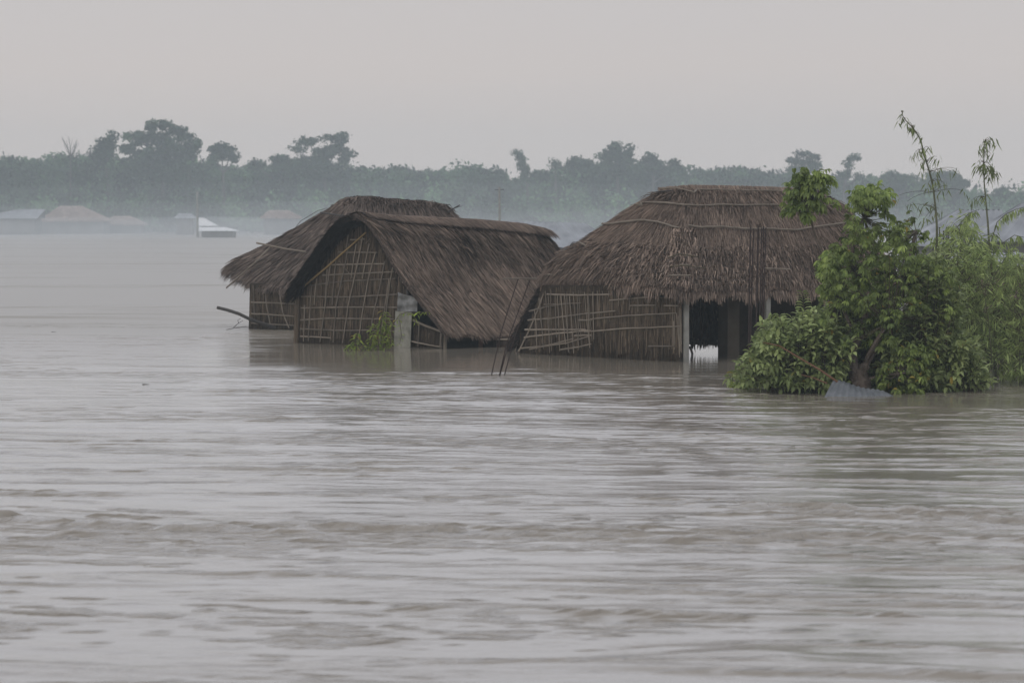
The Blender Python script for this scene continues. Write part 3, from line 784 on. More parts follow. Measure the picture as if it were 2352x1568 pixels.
vz_ = [[(716, 655), (708, 783)], [(751, 618), (748, 690), (735, 785)], [(802, 560), (790, 620), (772, 700), (765, 786)], [(833, 545), (818, 620), (800, 700), (787, 787)],
       [(862, 580), (846, 640), (832, 720), (822, 788)], [(884, 600), (872, 660), (858, 720), (852, 752)], [(902, 615), (895, 650), (888, 705), (880, 788)],
       [(760, 600), (752, 655)], [(800, 540), (795, 575)], [(727, 640), (722, 700)], [(818, 560), (806, 640)], [(772, 590), (763, 700)], [(848, 560), (832, 640)], [(700, 700), (697, 784)], [(894, 640), (872, 788)]]
for h_ in vz_: px_tube(lt, plB, h_, .018, lift=.06)
px_tube(lt, plB, [(840, 560), (850, 548)], .012); px_tube(lt, plB, [(780, 600), (812, 640)], .008); px_tube(lt, plB, [(900, 560), (925, 650)], .015)
lt.build('lattice', M['bamboo'], hutB)
lt = MB(); px_tube(lt, plB, [(696, 659), (760, 605), (840, 534)], .026, lift=.09); lt.build('diagonal_brace', M['bamboo_yellow'], hutB)
ps = MB(); ps.tube([plB.hit(686, 652, .05), plB.hit(684, 700, .05), plB.hit(680, 795, .08)], .085, .10, 8, wob=.2); ps.build('corner_post', M['reed'], hutB)
ps = MB(); ps.tube([plB.hit(936, 640, .06), plB.hit(934, 800, .06)], .05, .05, 6); ps.build('door_post', M['wood'], hutB)
lt = MB()
px_tube(lt, plB, [(945, 734), (985, 751), (1021, 764)], .03, lift=.05); px_tube(lt, plB, [(942, 783), (985, 792), (1015, 797)], .02, lift=.05)
px_tube(lt, plB, [(1014, 765), (1012, 799)], .04, lift=.05); px_tube(lt, plB, [(963, 744), (960, 795)], .02, lift=.05)
lt.build('fence_rail', M['bamboo'], hutB)
# long side: dark opening with one post, tail panel
sB = Plane(gB1, gB1 + EB * 6)
ps = MB(); ps.tube([sB.hit(1104, 764, -.1), sB.hit(1104, 802, -.1)], .07, .07, 6); ps.build('side_post', M['branch_red'], hutB)
ps = MB(); ps.tube([sB.hit(1023, 764, -.02), sB.hit(1022, 803, -.02)], .06, .06, 6); ps.build('side_post', M['bamboo'], hutB)
reed_wall(Plane(Wp(1128, 796), Wp(1200, 797)), [(1133, 770), (1196, 772), (1194, 799), (1168, 799)], hutB, 300, name='side_panel', mats=('reed_core', 'thatch'), label='tapering scrap of thatch hanging by the waterline')
ps = MB(); px_tube(ps, Plane(Wp(1128, 796), Wp(1200, 797)), [(1138, 779), (1192, 780)], .022); ps.build('fence_rail', M['bamboo'], hutB)
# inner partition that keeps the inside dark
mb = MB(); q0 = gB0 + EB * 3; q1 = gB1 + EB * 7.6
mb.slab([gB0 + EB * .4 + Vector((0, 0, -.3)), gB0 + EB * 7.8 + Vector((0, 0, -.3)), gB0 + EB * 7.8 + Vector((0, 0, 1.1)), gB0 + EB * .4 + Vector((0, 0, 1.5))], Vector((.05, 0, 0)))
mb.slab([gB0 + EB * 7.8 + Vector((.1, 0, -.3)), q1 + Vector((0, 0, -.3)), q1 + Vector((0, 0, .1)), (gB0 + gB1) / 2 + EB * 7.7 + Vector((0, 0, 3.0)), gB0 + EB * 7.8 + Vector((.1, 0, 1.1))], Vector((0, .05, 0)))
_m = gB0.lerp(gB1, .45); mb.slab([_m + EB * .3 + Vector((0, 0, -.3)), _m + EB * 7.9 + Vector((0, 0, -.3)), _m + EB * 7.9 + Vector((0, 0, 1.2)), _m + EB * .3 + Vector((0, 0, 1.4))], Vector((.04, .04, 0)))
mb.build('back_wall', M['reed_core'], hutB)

# plastic sheet and pale cloth hanging on the gable
def sheet(name, label, cat, pl, quad, mat, lift, ns=10, nt_=12, wr=.03):
    a, b, c, d = quad                                     # tl, tr, br, bl in pixels
    vs = []; fs = []
    for j in range(nt_ + 1):
        for i in range(ns + 1):
            s, t = i / ns, j / nt_
            u = (a[0] * (1 - s) + b[0] * s) * (1 - t) + (d[0] * (1 - s) + c[0] * s) * t
            v = (a[1] * (1 - s) + b[1] * s) * (1 - t) + (d[1] * (1 - s) + c[1] * s) * t
            v += 2.0 * math.sin(s * 5 + 1) * (1 - t)
            vs.append(pl.hit(u, v, lift + wr * math.sin(s * 9 + t * 3) * .6 + wr * .5 * math.sin(t * 11 + s * 4)))
    for j in range(nt_):
        for i in range(ns):
            q = j * (ns + 1) + i; fs.append((q, q + 1, q + ns + 2, q + ns + 1))
    k = len(vs); vs += [v - pl.n * .012 for v in vs]
    fs += [tuple(x + k for x in f[::-1]) for f in fs]
    mb = MB(); mb.add(vs, fs); o = mb.build(name, mat, origin=(vs[0].x, vs[0].y, 0), smooth=True)
    return tag(o, label, cat)
sheet('plastic_sheet', 'crumpled grey plastic sheet hanging at the right side of the lattice gable', 'sheet', plB, [(914, 669), (958, 688), (958, 716), (912, 714)], M['plastic'], .16, wr=.05)
sheet('hanging_cloth', 'long pale cloth panel hanging to the waterline below the plastic sheet', 'cloth', plB, [(908, 712), (946, 718), (942, 803), (904, 802)], M['sack'], .14)

# ================================================================== hut C (big, right)
EC = Vector((.814, .581, 0)); GC = Vector((-.581, .814, 0))
hutC = thing('thatched_hut', (6.5, 99, 0), 'largest thatched hut with hipped shaggy roof and pale corner pillar, on the right', 'hut', 'flooded thatched huts')
N0 = Wp(1572, 831); L0 = Wp(1190, 811)
rC0 = (1518, 438, 98.5); rC0b = (1582, 432, 97.7)
hipN = [P(1553, 659, 92.9), P(1562, 596, 94.2), P(1568, 530, 95.5), P(1574, 470, 96.8), P(*rC0b)]
hipL = [P(1243, 650, 99.3), P(1252, 622, 99.2), P(1290, 582, 99.1), P(1385, 519, 98.9), P(1455, 473, 98.7), P(*rC0)]
pC1 = Patch([P(1243, 650, 99.3), P(1270, 656, 98.6), P(1320, 652, 97.5), P(1400, 655, 96), P(1450, 651, 95), P(1510, 657, 94), P(1553, 659, 92.9)],
            [P(*rC0), P(*rC0b)], hipL, hipN)
ridC = [P(*rC0b), P(1700, 434, 98.9), P(1800, 437, 99.9), P(1895, 446, 101)]
rgtC = [P(2075, 655, 98.3), P(2030, 590, 99), P(1975, 515, 99.9), P(1935, 470, 100.6), P(1895, 446, 101)]
pC2 = Patch([P(1553, 659, 92.9), P(1600, 668, 93.4), P(1660, 661, 94.1), P(1720, 666, 94.8), P(1800, 662, 95.7), P(1880, 664, 96.4), P(2075, 655, 98.3)], ridC, hipN, rgtC)
lowC = P(1168, 784, 100.6)
bvg = [lowC, P(1190, 745, 100.3), P(1215, 700, 99.9), P(1243, 650, 99.3), P(1252, 622, 99.2), P(1290, 582, 99.1), P(1385, 519, 98.9), P(1455, 473, 98.7), P(*rC0)]
lowC1 = lowC + EC * 12; lowC1.z = .25
pC3 = Patch([lowC1, P(1760, 794, 99.6), P(1620, 792, 98.5), P(1500, 790, 98.7), lowC], [ridC[3], ridC[1], P(*rC0)], [lowC1, ridC[3]], bvg)
pC4 = Patch([rgtC[0], lowC1], [ridC[3], ridC[3] + Vector((.02, .05, 0))], rgtC, [lowC1, ridC[3]])
core = MB(); pC1.solid(core, 18, 14, .17); pC2.solid(core, 22, 14, .17); pC3.solid(core, 16, 12, .16); pC4.solid(core, 8, 8, .17)
roofC = core.build('roof', M['thatch_core'], hutC)
st = MB()
kw = dict(ln=(.3, .75), wd=(.004, .010), lift=.045, jit=.09, tint=(.6, 1.4))
def dkC(a, t): return .72 + .28 * min(1, t / .45)
pC1.straw(st, 19000, **kw); pC2.straw(st, 27000, **kw)
pC1.straw(st, 2200, ln=(.3, .6), t0=.03, t1=.42, lift=.17, jit=.24, tint=(.4, 1.3), wd=(.008, .02))
pC2.straw(st, 3200, ln=(.3, .6), t0=.03, t1=.42, lift=.17, jit=.24, tint=(.4, 1.4), wd=(.008, .02))
pC2.straw(st, 1000, ln=(.3, .7), t0=.8, t1=.97, lift=.10, jit=.15, tint=(.4, 1.0))
pC1.straw(st, 300, ln=(.25, .5), t0=.9, t1=1, lift=.14, jit=.25, tint=(.35, .9))
pC1.straw(st, 700, a0=.9, a1=1, t0=.03, t1=.6, lift=.16, jit=.2, tint=(.9, 1.7)); pC2.straw(st, 800, a0=0, a1=.07, t0=.03, t1=.6, lift=.16, jit=.2, tint=(.8, 1.6))
pC1.fringe(st, 2400, over=(.02, .26), droop=.5, th=.15, wd=(.008, .02)); pC2.fringe(st, 3400, over=(.02, .3), droop=.5, th=.15, wd=(.008, .02))
pC3.straw(st, 2500, wd=(.012, .03)); pC3.fringe(st, 1600, over=(-.07, .05), droop=.3, a0=.1, a1=1, th=.05); pC4.straw(st, 800, wd=(.012, .03))
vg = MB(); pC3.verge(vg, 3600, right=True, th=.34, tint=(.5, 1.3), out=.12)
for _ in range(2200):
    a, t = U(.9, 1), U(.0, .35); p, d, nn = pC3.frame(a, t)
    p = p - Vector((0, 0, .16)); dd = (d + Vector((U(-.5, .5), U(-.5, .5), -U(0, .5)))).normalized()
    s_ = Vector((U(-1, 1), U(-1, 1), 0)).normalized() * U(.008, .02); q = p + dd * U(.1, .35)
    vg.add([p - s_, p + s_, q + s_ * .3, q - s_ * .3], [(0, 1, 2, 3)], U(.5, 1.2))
vg.build('verge', M['thatch_shade'], roofC)  # same thatch darkened by painted shade under the low verge
# ridge tuft and cap
rfc = polyl([P(*rC0)] + ridC)
for _ in range(2600):
    a = R() ** 1.2; rp = rfc(a); d = Vector((U(-.1, .35), -.75, -U(.35, .6))).normalized()
    q0 = rp + Vector((U(-.1, .1), U(-.05, .15), U(.03, .10))); q1 = q0 + d * U(.2, .45); s_ = Vector((1, 0, 0)) * U(.006, .016)
    st.add([q0 - s_, q0 + s_, q1 + s_ * .4, q1 - s_ * .4], [(0, 1, 2, 3)], U(.5, 1.5))
st.build('straw', M['thatch'], roofC)
roof_pole([P(1457, 469, 98.3), P(1475, 470, 98)] + along(pC1, [(.0, .82), (.5, .81), (1, .79)], .09)[2:] + along(pC2, [(.0, .79), (.3, .79), (.6, .79), (.96, .80)], .09), .028, roofC)
roof_pole([P(1399, 515, 98.6)] + along(pC1, [(.0, .565), (.5, .62), (.98, .55)], .09), .030, roofC)
roof_pole(along(pC2, [(.02, .575), (.3, .55), (.6, .53), (.93, .60)], .10), .030, roofC)
roof_pole([P(1514, 433, 98), P(1555, 431, 97.6), P(1594, 441, 97.0)], .022, roofC)
roof_pole([P(1594, 442, 97.2)] + along(pC2, [(.05, .955), (.4, .955), (.9, .95)], .10), .025, roofC)
roof_pole([P(1508, 441, 98.4), P(1545, 437, 97.8)], .02, roofC, M['wood'])
roof_pole([P(1330, 556, 98.6), P(1350, 566, 98.2)], .025, roofC)
roof_pole([P(1535, 592, 94.1), P(1560, 583, 93.9), P(1603, 590, 94.0)], .022, roofC, M['stem'])
roof_pole([P(1538, 612, 93.6), P(1570, 610, 93.4), P(1620, 616, 93.8)], .018, roofC, M['stem'])
roof_pole([P(1561, 608, 93.4), P(1584, 608, 93.5)], .022, roofC)
roof_pole([P(1536, 632, 93.1), P(1587, 632, 93.2)], .022, roofC)
roof_pole([P(1757, 616, 94.6), P(1815, 618, 95.1)], .022, roofC)
roof_pole([P(1258, 630, 98.7), P(1276, 631, 98.5)], .022, roofC)

plC = Plane(L0, N0)
reed_wall(plC, [(1190, 813), (1205, 770), (1225, 715), (1246, 655), (1362, 655), (1362, 821)], hutC, 2600, name='wall', tint=(.6, 1.3), label='lattice-covered left part of the reed wall')
reed_wall(Plane(L0, N0, .02), [(1356, 821), (1357, 655), (1566, 655), (1566, 831)], hutC, 4200, name='wall', tint=(.55, 1.3), ln=(.3, 1.1), label='plain upright reed right part of the wall')
lt = MB()
# pale pole lattice on the left part
for pts in ([(1192, 806), (1215, 760), (1240, 700), (1248, 676)], [(1196, 800), (1240, 796)],
            [(1216, 715), (1258, 704), (1300, 698)], [(1213, 735), (1260, 732), (1330, 722), (1414, 714)],
            [(1206, 757), (1280, 757), (1345, 757)], [(1204, 775), (1260, 768), (1330, 761), (1356, 758)],
            [(1216, 803), (1270, 790), (1317, 778)], [(1245, 796), (1300, 788), (1360, 770)], [(1286, 803), (1330, 797), (1358, 790)],
            [(1320, 771), (1358, 769)], [(1330, 735), (1360, 735)], [(1250, 700), (1335, 696)], [(1256, 676), (1330, 678), (1400, 676)]):
    px_tube(lt, plC, pts, .021, lift=.05)
for i in range(19):
    u0 = 1226 + i * 7.6 + U(-4, 4); vt = max(664, 720 - (u0 - 1218) * 2.4 + U(-4, 8)); k_ = U(2, 12)
    px_tube(lt, plC, [(u0, vt + U(0, 20)), (u0 + k_ * .5, 740), (u0 + k_, U(770, 812))], U(.006, .013), lift=.075)
lt.build('lattice', M['bamboo'], hutC)
lt = MB()
for pts in ([(1342, 762), (1440, 754), (1500, 752), (1564, 749)], [(1356, 733), (1440, 725), (1553, 719)], [(1400, 690), (1480, 683), (1560, 684)],
            [(1448, 702), (1505, 701)], [(1525, 702), (1560, 702)], [(1490, 795), (1550, 795)]):
    px_tube(lt, plC, pts, .019, lift=.06)
for i in range(16):
    u0 = 1372 + i * 12 + U(-3, 3); px_tube(lt, plC, [(u0, 668), (u0 + U(-2, 3), U(690, 720))], .010, lift=.05)
for i in range(10):
    u0 = 1540 + U(0, 24); px_tube(lt, plC, [(u0, U(690, 740)), (u0 + U(-2, 10), U(790, 826))], .010, lift=.05)
lt.build('lattice', M['bamboo'], hutC)
# pillars on the open long side
def pillar(u, v0, v1, Y, wd, mat=None, name='pillar', ax=EC, dp=None):
    t = P(u, v0, Y); mb = MB(); zt = t.z; mb.box((t.x, t.y, (zt - .5) / 2), wd, dp or wd, zt + .5, ax)
    return mb.build(name, mat or M['concrete'], hutC)
pillar(1574.5, 655, 830, 93.55, .15, dp=.13)
pillar(1762, 662, 830, 95.4, .15, dp=.13)
pillar(1900, 662, 830, 96.9, .15, dp=.13)
pillar(1674, 660, 830, 96.2, .42, M['mud'], 'inner_pier')
ps = MB(); px_tube(ps, Plane(N0, N0 + EC), [(1585, 795), (1590, 812), (1588, 832)], .03, lift=-.5); ps.build('broken_stake', M['wood'], hutC)
# inner reed wall right of the pier
iw = Plane(N0 + GC * 2.6, N0 + GC * 2.6 + EC * 8)
mb = MB(); a_ = iw.hit(1690, 760); a_.z = -.3; b_ = a_ + EC * 6
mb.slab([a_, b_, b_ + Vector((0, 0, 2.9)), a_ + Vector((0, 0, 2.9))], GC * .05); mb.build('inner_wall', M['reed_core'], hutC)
mb = MB(); a_ = a_ - EC * .25
a_ = P(1660, 830, 96.5); a_.z = -.3; c_ = P(1672, 830, 99.3); c_.z = -.3
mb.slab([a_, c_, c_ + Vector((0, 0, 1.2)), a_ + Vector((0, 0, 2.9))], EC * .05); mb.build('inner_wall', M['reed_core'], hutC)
# back gable-side wall, inside left
mb = MB(); a_ = L0 + EC * .1; mb.slab([a_ + Vector((0, 0, -.3)), a_ + EC * 4.2 + Vector((0, 0, -.3)), a_ + EC * 4.2 + Vector((0, 0, .35)), a_ + Vector((0, 0, .6))], GC * .05)
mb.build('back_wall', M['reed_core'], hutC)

# right-edge thatched hut behind the bamboo
root = thing('thatched_hut', (15.6, 103, 0), 'thatched hut behind the bamboo clump, cut by the right edge', 'hut', 'flooded thatched huts')
pD = Patch([P(2150, 720, 101), P(2600, 730, 103)], [P(2250, 622, 103.5), P(2352, 612, 104), P(2560, 618, 106)],
           [P(2150, 720, 101), P(2190, 668, 102), P(2250, 622, 103.5)], [P(2600, 730, 103), P(2560, 618, 106)])
pD2 = Patch([P(2600, 730, 108), P(2180, 720, 107)], [P(2560, 618, 106), P(2250, 622, 103.5)], [P(2600, 730, 108), P(2560, 618, 106)], [P(2180, 720, 107), P(2250, 622, 103.5)])
core = MB(); pD.solid(core, 14, 8, .16); pD2.solid(core, 10, 6, .16); ro = core.build('roof', M['thatch_core'], root)
st = MB(); pD.straw(st, 5000, **kw); pD.fringe(st, 500); pD2.straw(st, 500); pD.straw(st, 300, t0=.9, t1=1, lift=.15, jit=.3); st.build('straw', M['thatch'], ro)
mb = MB(); c_ = P(2390, 760, 104.6); mb.box((c_.x, 104.6, .4), 4.4, 4.2, 1.7); mb.build('wall', M['reed_core'], root)

# ------------------------------------------------------------------ poles, rods, debris
mb = MB(); mb.tube([P(499, 706, 117.6), P(520, 711, 117.5), P(548, 720, 117.4), P(575, 733, 117.4), P(600, 742, 117.6), P(632, 752, 117.8)], .055, .06, 7)
bp_ = MB(); p0, p1 = P(499, 706, 117.6), P(632, 752, 117.8)
o = mb.build('bamboo_pole', M['wood'], origin=(p1.x, p1.y, 0)); tag(o, 'dark bent pole sticking out of the water left of the rearmost hut', 'pole')
mb = MB()
for (a, b, c) in (((536, 752), (548, 742), (558, 736)), ((548, 742), (546, 735), (553, 731)), ((520, 757), (540, 753), (566, 750))):
    mb.tube([P(*a, 117.5), P(*b, 117.5), P(*c, 117.4)], .012, .008, 4)
o = mb.build('twig', M['wood'], origin=tuple(Wp(545, 756))); tag(o, 'thin drifting twig beside the waterline of the rearmost hut', 'twig')

def rods(label, base, items, rad):
    t = thing('rebar_bundle', base, label, 'rebar', 'bare steel rods rising from submerged columns')
    for pts in items:
        mb = MB(); mb.tube(pts, rad, rad, 5); mb.build('rod', M['rust'], t)
    return t
def wrod(bu, bv, pts, dY=0):
    b = Wp(bu, bv); Yb = b.y; b.z = -.2
    return [b] + [P(u, v, Yb + dY * i) for i, (u, v) in enumerate(pts)]
rods('leaning bundle of rusty rods in open water between the middle and largest huts', Wp(1143, 862),
     [wrod(1125, 860, [(1150, 765), (1190, 641)], .3), wrod(1142, 863, [(1165, 785), (1217, 643)], .3), wrod(1143, 863, [(1161, 815), (1178, 770)], .2), wrod(1154, 861, [(1176, 795), (1192, 745)], .2)], .014)
b2 = Wp(1740, 845)
rods('upright bundle of rusty rods standing in front of the largest thatched roof', b2,
     [[Vector((P(u0, 845, b2.y).x, b2.y + U(-.1, .1), -.2)), P((u0 + u1) / 2, 650, b2.y), P(u1, v1, b2.y)] for u0, u1, v1 in
      ((1719, 1724, 521), (1722, 1731, 525), (1736, 1741, 516), (1737, 1742, 519), (1744, 1749.5, 523), (1749, 1754, 520), (1752, 1759, 523))], .019)
b3 = P(2180, 760, 84.5); b3.z = 0
rods('upright rods poking above the foliage between the two tall bamboo stalks', b3,
     [[Vector((P(u, 850, 84.5).x, 84.5, -.2)), P(u + 1, v1, 84.5)] for u, v1 in ((2157, 522), (2166, 530), (2174, 522), (2178, 520), (2190, 528), (2200, 524), (2206, 526))], .015)

# corrugated sheet lying in front of the bushes
mb = MB(); vs = []; fs = []; ns, nt_ = 44, 10
a, b, c, d = P(1914, 872, 76.9), P(2036, 901, 76.7), P(2072, 926, 76.0), P(1888, 919, 76.0)
for j in range(nt_ + 1):
    for i in range(ns + 1):
        s, t = i / ns, j / nt_
        p = a.lerp(b, s).lerp(d.lerp(c, s), t)
        vs.append(p + Vector((0, -.022, .015)) * math.sin(i * math.pi / 2) + Vector((0, -.13, .03)) * math.sin(t * 3.1) + Vector((0, 0, .02 * math.sin(s * 9) * (1 - t))) + Vector((0, 0, -.03 * t)))
for j in range(nt_):
    for i in range(ns):
        q = j * (ns + 1) + i; fs.append((q, q + 1, q + ns + 2, q + ns + 1))
k = len(vs); vs += [v + Vector((0, .012, -.008)) for v in vs]; fs += [tuple(x + k for x in f[::-1]) for f in fs]
mb.add(vs, fs); o = mb.build('corrugated_sheet', M['tin_dark'], origin=tuple(Wp(1970, 912)), smooth=True)
tag(o, 'grey-blue corrugated tin sheet half sunk in front of the gnarled trunk', 'tin sheet')
# floating debris
for (u, v, s, lab) in ((205, 1261, .05, 'small dark floating speck of debris far out left of the huts'), (555, 1460, .055, 'small dark floating stick below left of the huts')):
    u /= 1.653; v /= 1.653; c_ = Wp(u, v); mb = MB()
    mb.tube([c_ + Vector((-s * 1.6, 0, .01)), c_ + Vector((0, .02, .015)), c_ + Vector((s * 1.4, 0, .01))], s * .18, s * .06, 6, wob=.4)
    tag(mb.build('driftwood', M['wood'], origin=tuple(c_)), lab, 'driftwood')

# ------------------------------------------------------------------ plants
def rdir(): 
    v = Vector((random.gauss(0, 1), random.gauss(0, 1), random.gauss(0, 1))); return v.normalized()
def leaf(mb, p, d, Lf, Wf, tint=1.0, bend=.25, up=None):
    d = d.normalized(); up = up or Vector((0, 0, 1))
    s = d.cross(up)
    if s.length < .05: s = d.cross(Vector((1, 0, 0)))
    s.normalize(); n = s.cross(d); r = U(-.7, .7); s = s * math.cos(r) + n * math.sin(r); n = s.cross(d)
    if n.z < 0: n = -n
    a = p + d * Lf * .38 + n * Lf * .03; b = p + d * Lf * .72 - n * Lf * bend * .3; t = p + d * Lf - n * Lf * bend
    f = n * Wf * .18
    mb.add([p, a + s * Wf * .5 + f, a - s * Wf * .5 + f, a, b + s * Wf * .42 + f, b - s * Wf * .42 + f, b, t],
           [(0, 1, 3), (0, 3, 2), (1, 4, 6, 3), (3, 6, 5, 2), (4, 7, 6), (6, 7, 5)], tint)
def narrow(mb, p, d, Lf, Wf, tint=1.0):
    d = d.normalized(); s = d.cross(rdir()).normalized() * Wf * .5; m_ = p + d * Lf * .35; t = p + d * Lf + Vector((0, 0, -Lf * .15))
    mb.add([p, m_ + s, t, m_ - s], [(0, 1, 2, 3)], tint)
def bez(a, b, c, n=6): return [a * ((1 - t) ** 2) + b * (2 * t * (1 - t)) + c * t * t for t in [i / n for i in range(n + 1)]]

def broad_shrub(label, poly, Yc, T, base_px, nst, nleaf, tint=(.75, 1.25), Lf=(.14, .25), yellow=.005, extra=None):
    bpt = Wp(*base_px); bpt.y = Yc; bpt.x = P(base_px[0], base_px[1], Yc).x
    root = thing('broad_leaf_shrub', (bpt.x, Yc, 0), label, 'shrub')
    lf = MB(); stm = MB(); yl = MB(); cu_ = sum(q[0] for q in poly) / len(poly); cv_ = sum(q[1] for q in poly) / len(poly)
    for i in range(nst):
        u, v = rand_in(poly); Y = Yc + U(-T, T)
        if R() < .2: u += (u - cu_) * .12; v += (v - cv_) * .14 - U(0, 6)
        tip = P(u, v, Y); tip.z = max(tip.z, .04)
        b0 = Vector((bpt.x + (tip.x - bpt.x) * .35 + U(-.2, .2), Yc + (Y - Yc) * .5, -.1))
        ctl = b0.lerp(tip, .5) + Vector((0, 0, .25 * abs(tip.x - bpt.x) + .15))
        pts = bez(b0, ctl, tip); stm.tube(pts, .014, .005, 4, cap=False)
        ax = (pts[-1] - pts[-2]).normalized(); n = int(nleaf * U(.6, 1.3)); tn = U(*tint)
        x_ = ax.cross(Vector((0, 0, 1))); x_ = x_.normalized() if x_.length > .05 else Vector((1, 0, 0)); y_ = ax.cross(x_)
        for k in range(n):
            h = k / n; p = pts[-1] - ax * (1 - h) * U(.25, .5); th = k * 2.4 + U(-.3, .3)
            d = x_ * math.cos(th) + y_ * math.sin(th) + ax * (.25 + .9 * h) + Vector((0, 0, -.15))
            tgt = yl if R() < yellow else lf
            p.z = max(p.z, .03)
            leaf(tgt, p, d, U(*Lf), U(.065, .10), tn * U(.85, 1.15))
    if extra: extra(lf, stm)
    lf.build('foliage', M['leaf_broad'], root); stm.build('stems', M['stem'], root)
    if yl.v: yl.build('yellow_leaves', M['leaf_yellow'], root)
    return root

def spike_top(lf, stm):
    # upright leafy spike with paired leaves above the shrub
    for (u0, v0, u1, v1, Y, n) in ((1850, 745, 1843, 672, 78, 13), (1800, 760, 1790, 725, 77.5, 8)):
        a, b = P(u0, v0, Y), P(u1, v1, Y); stm.tube([a, b], .012, .006, 5)
        for i in range(n):
            p = a.lerp(b, i / (n - 1)); s_ = .26 * (1 - .45 * i / n)
            for sg in (-1, 1):
                leaf(lf, p, Vector((sg, U(-.5, .5), .15 + .3 * i / n)), s_, .07, 1.05)
broad_shrub('low broad-leaved shrub left of the gnarled trunk, spreading over the water', [(1672, 878), (1684, 838), (1722, 805), (1742, 765), (1752, 742), (1782, 732), (1812, 745), (1838, 715), (1862, 715), (1900, 722), (1962, 770), (1960, 860), (1925, 880), (1850, 892), (1760, 890), (1700, 884)], 78.5, 1.5, (1850, 890), 560, 13, extra=spike_top)
broad_shrub('broad-leaved shrub right of the gnarled trunk, reaching out to the bamboo', [(2000, 880), (2020, 820), (2060, 760), (2090, 690), (2115, 640), (2130, 590), (2170, 585), (2205, 640), (2212, 700), (2206, 735), (2215, 760), (2250, 800), (2240, 850), (2215, 880), (2190, 900), (2120, 905), (2060, 903)], 79.0, 1.6, (2110, 900), 760, 13, tint=(.65, 1.1), yellow=.012)
broad_shrub('broad-leaved shrub growing directly behind the gnarled forked trunk', [(1880, 720), (1930, 650), (1990, 640), (2040, 700), (2050, 800), (2030, 870), (1950, 870), (1890, 810)], 80.6, 1.0, (1960, 880), 300, 12, tint=(.7, 1.15), yellow=.01)
for _k, (_p, _n) in enumerate((([(1860, 800), (1900, 760), (1950, 800), (1950, 885), (1890, 893), (1850, 880)], 110), ([(2170, 800), (2230, 780), (2260, 830), (2280, 880), (2230, 905), (2170, 900)], 130))):
    broad_shrub(('small broad-leaved bush filling the foot of the gnarled trunk on its left', 'lowest broad-leaved bush at the waterline before the bamboo clump')[_k], _p, (77.9, 78.6)[_k], .7, ((1905, 893), (2215, 900))[_k], _n, 12, tint=(.6, 1.1))
# floating creeper at the shrub's foot
lf = MB(); c0 = Wp(1712, 888)
for i in range(170):
    p = Wp(U(1668, 1775), U(884, 893)); p.z = U(.0, .07); leaf(lf, p, Vector((U(-1, 1), U(-1, 1), U(.1, .8))), U(.06, .11), .06, U(.8, 1.2))
tag(lf.build('water_weed', M['leaf_young'], origin=tuple(c0)), 'low green water weed floating at the left foot of the broad-leaved shrub', 'weed', kind='stuff')

# central tree with palmate leaves
Yt = 78.8
tb = P(1975, 895, 77.6); tb.z = 0
tree = thing('palmate_leaf_tree', tb, 'leafy young tree with gnarled forked trunk behind the half-sunk tin sheet', 'tree')
tk = MB()
def tp(u, v, dy=0): return P(u, v, 77.8 + dy)
b_ = tp(1978, 900); b_.z = -.3
tk.tube([b_, tp(1977, 880), tp(1972, 862), tp(1968, 848)], .24, .20, 12, wob=.12)
tk.tube([tp(1972, 862), tp(1958, 838), tp(1955, 820), tp(1958, 800, .1), tp(1968, 780, .2), tp(1982, 755, .3), tp(1988, 730, .5), tp(1975, 680, .7), tp(1962, 620, .8), tp(1958, 560, .9), tp(1985, 500, 1), tp(2002, 455, 1)], .15, .03, 9, wob=.1)
tk.tube([tp(1972, 860), tp(1990, 835, -.1), tp(2005, 810, -.1), tp(2012, 790), tp(2030, 750, .3), tp(2050, 700, .6), tp(2075, 640, .8), tp(2090, 580, 1), tp(2105, 530, 1)], .085, .03, 8, wob=.1)
tk.tube([tp(1985, 850), tp(1992, 820, -.2), tp(2018, 775, -.3), tp(2045, 735, -.3), tp(2060, 690)], .06, .025, 7)
tk.tube([tp(1968, 790, .2), tp(1950, 740, .5), tp(1925, 680, .8), tp(1900, 600, 1), tp(1872, 540, 1.1), tp(1861, 500, 1.1), tp(1856, 440, 1.1), tp(1853, 408, 1.1)], .045, .012, 6)
tk.tube([tp(1992, 870), tp(2030, 862, -.4), tp(2060, 858, -.7), tp(2080, 856, -.9)], .03, .012, 6)
for _ in range(18):      # knotty burrs
    p = tp(U(1960, 1995), U(835, 895), -.12); tk.tube([p, p + Vector((U(-.06, .06), -.08, U(-.1, .1)))], .09, .04, 6, wob=.5)
tk.build('trunk', M['bark'], tree)
crown = [(1892, 690), (1884, 640), (1900, 590), (1925, 545), (1948, 520), (1962, 470), (1968, 443), (2010, 432), (2045, 440), (2052, 475), (2085, 480), (2112, 492), (2128, 520), (2120, 560), (2150, 600), (2205, 640), (2190, 720), (2140, 780), (2060, 780), (2040, 800), (1990, 770), (1950, 800), (1890, 800), (1868, 750)]
sprig = [(1802, 425), (1812, 404), (1838, 400), (1855, 392), (1885, 398), (1906, 408), (1900, 430), (1908, 455), (1892, 470), (1890, 500), (1870, 480), (1850, 505), (1838, 478), (1812, 492), (1815, 460)]
low = [(2020, 870), (2060, 800), (2120, 790), (2150, 830), (2140, 870), (2060, 895)]
lf = MB(); tg = MB(); yl = MB()
anch = [tp(1988, 730, .5), tp(1962, 620, .8), tp(1985, 500, 1), tp(2050, 700, .6), tp(2075, 640, .8), tp(2105, 530, 1), tp(1925, 680, .8), tp(1900, 600, 1), tp(1858, 470, 1.1), tp(2045, 735, -.3), tp(2060, 858, -.7)]
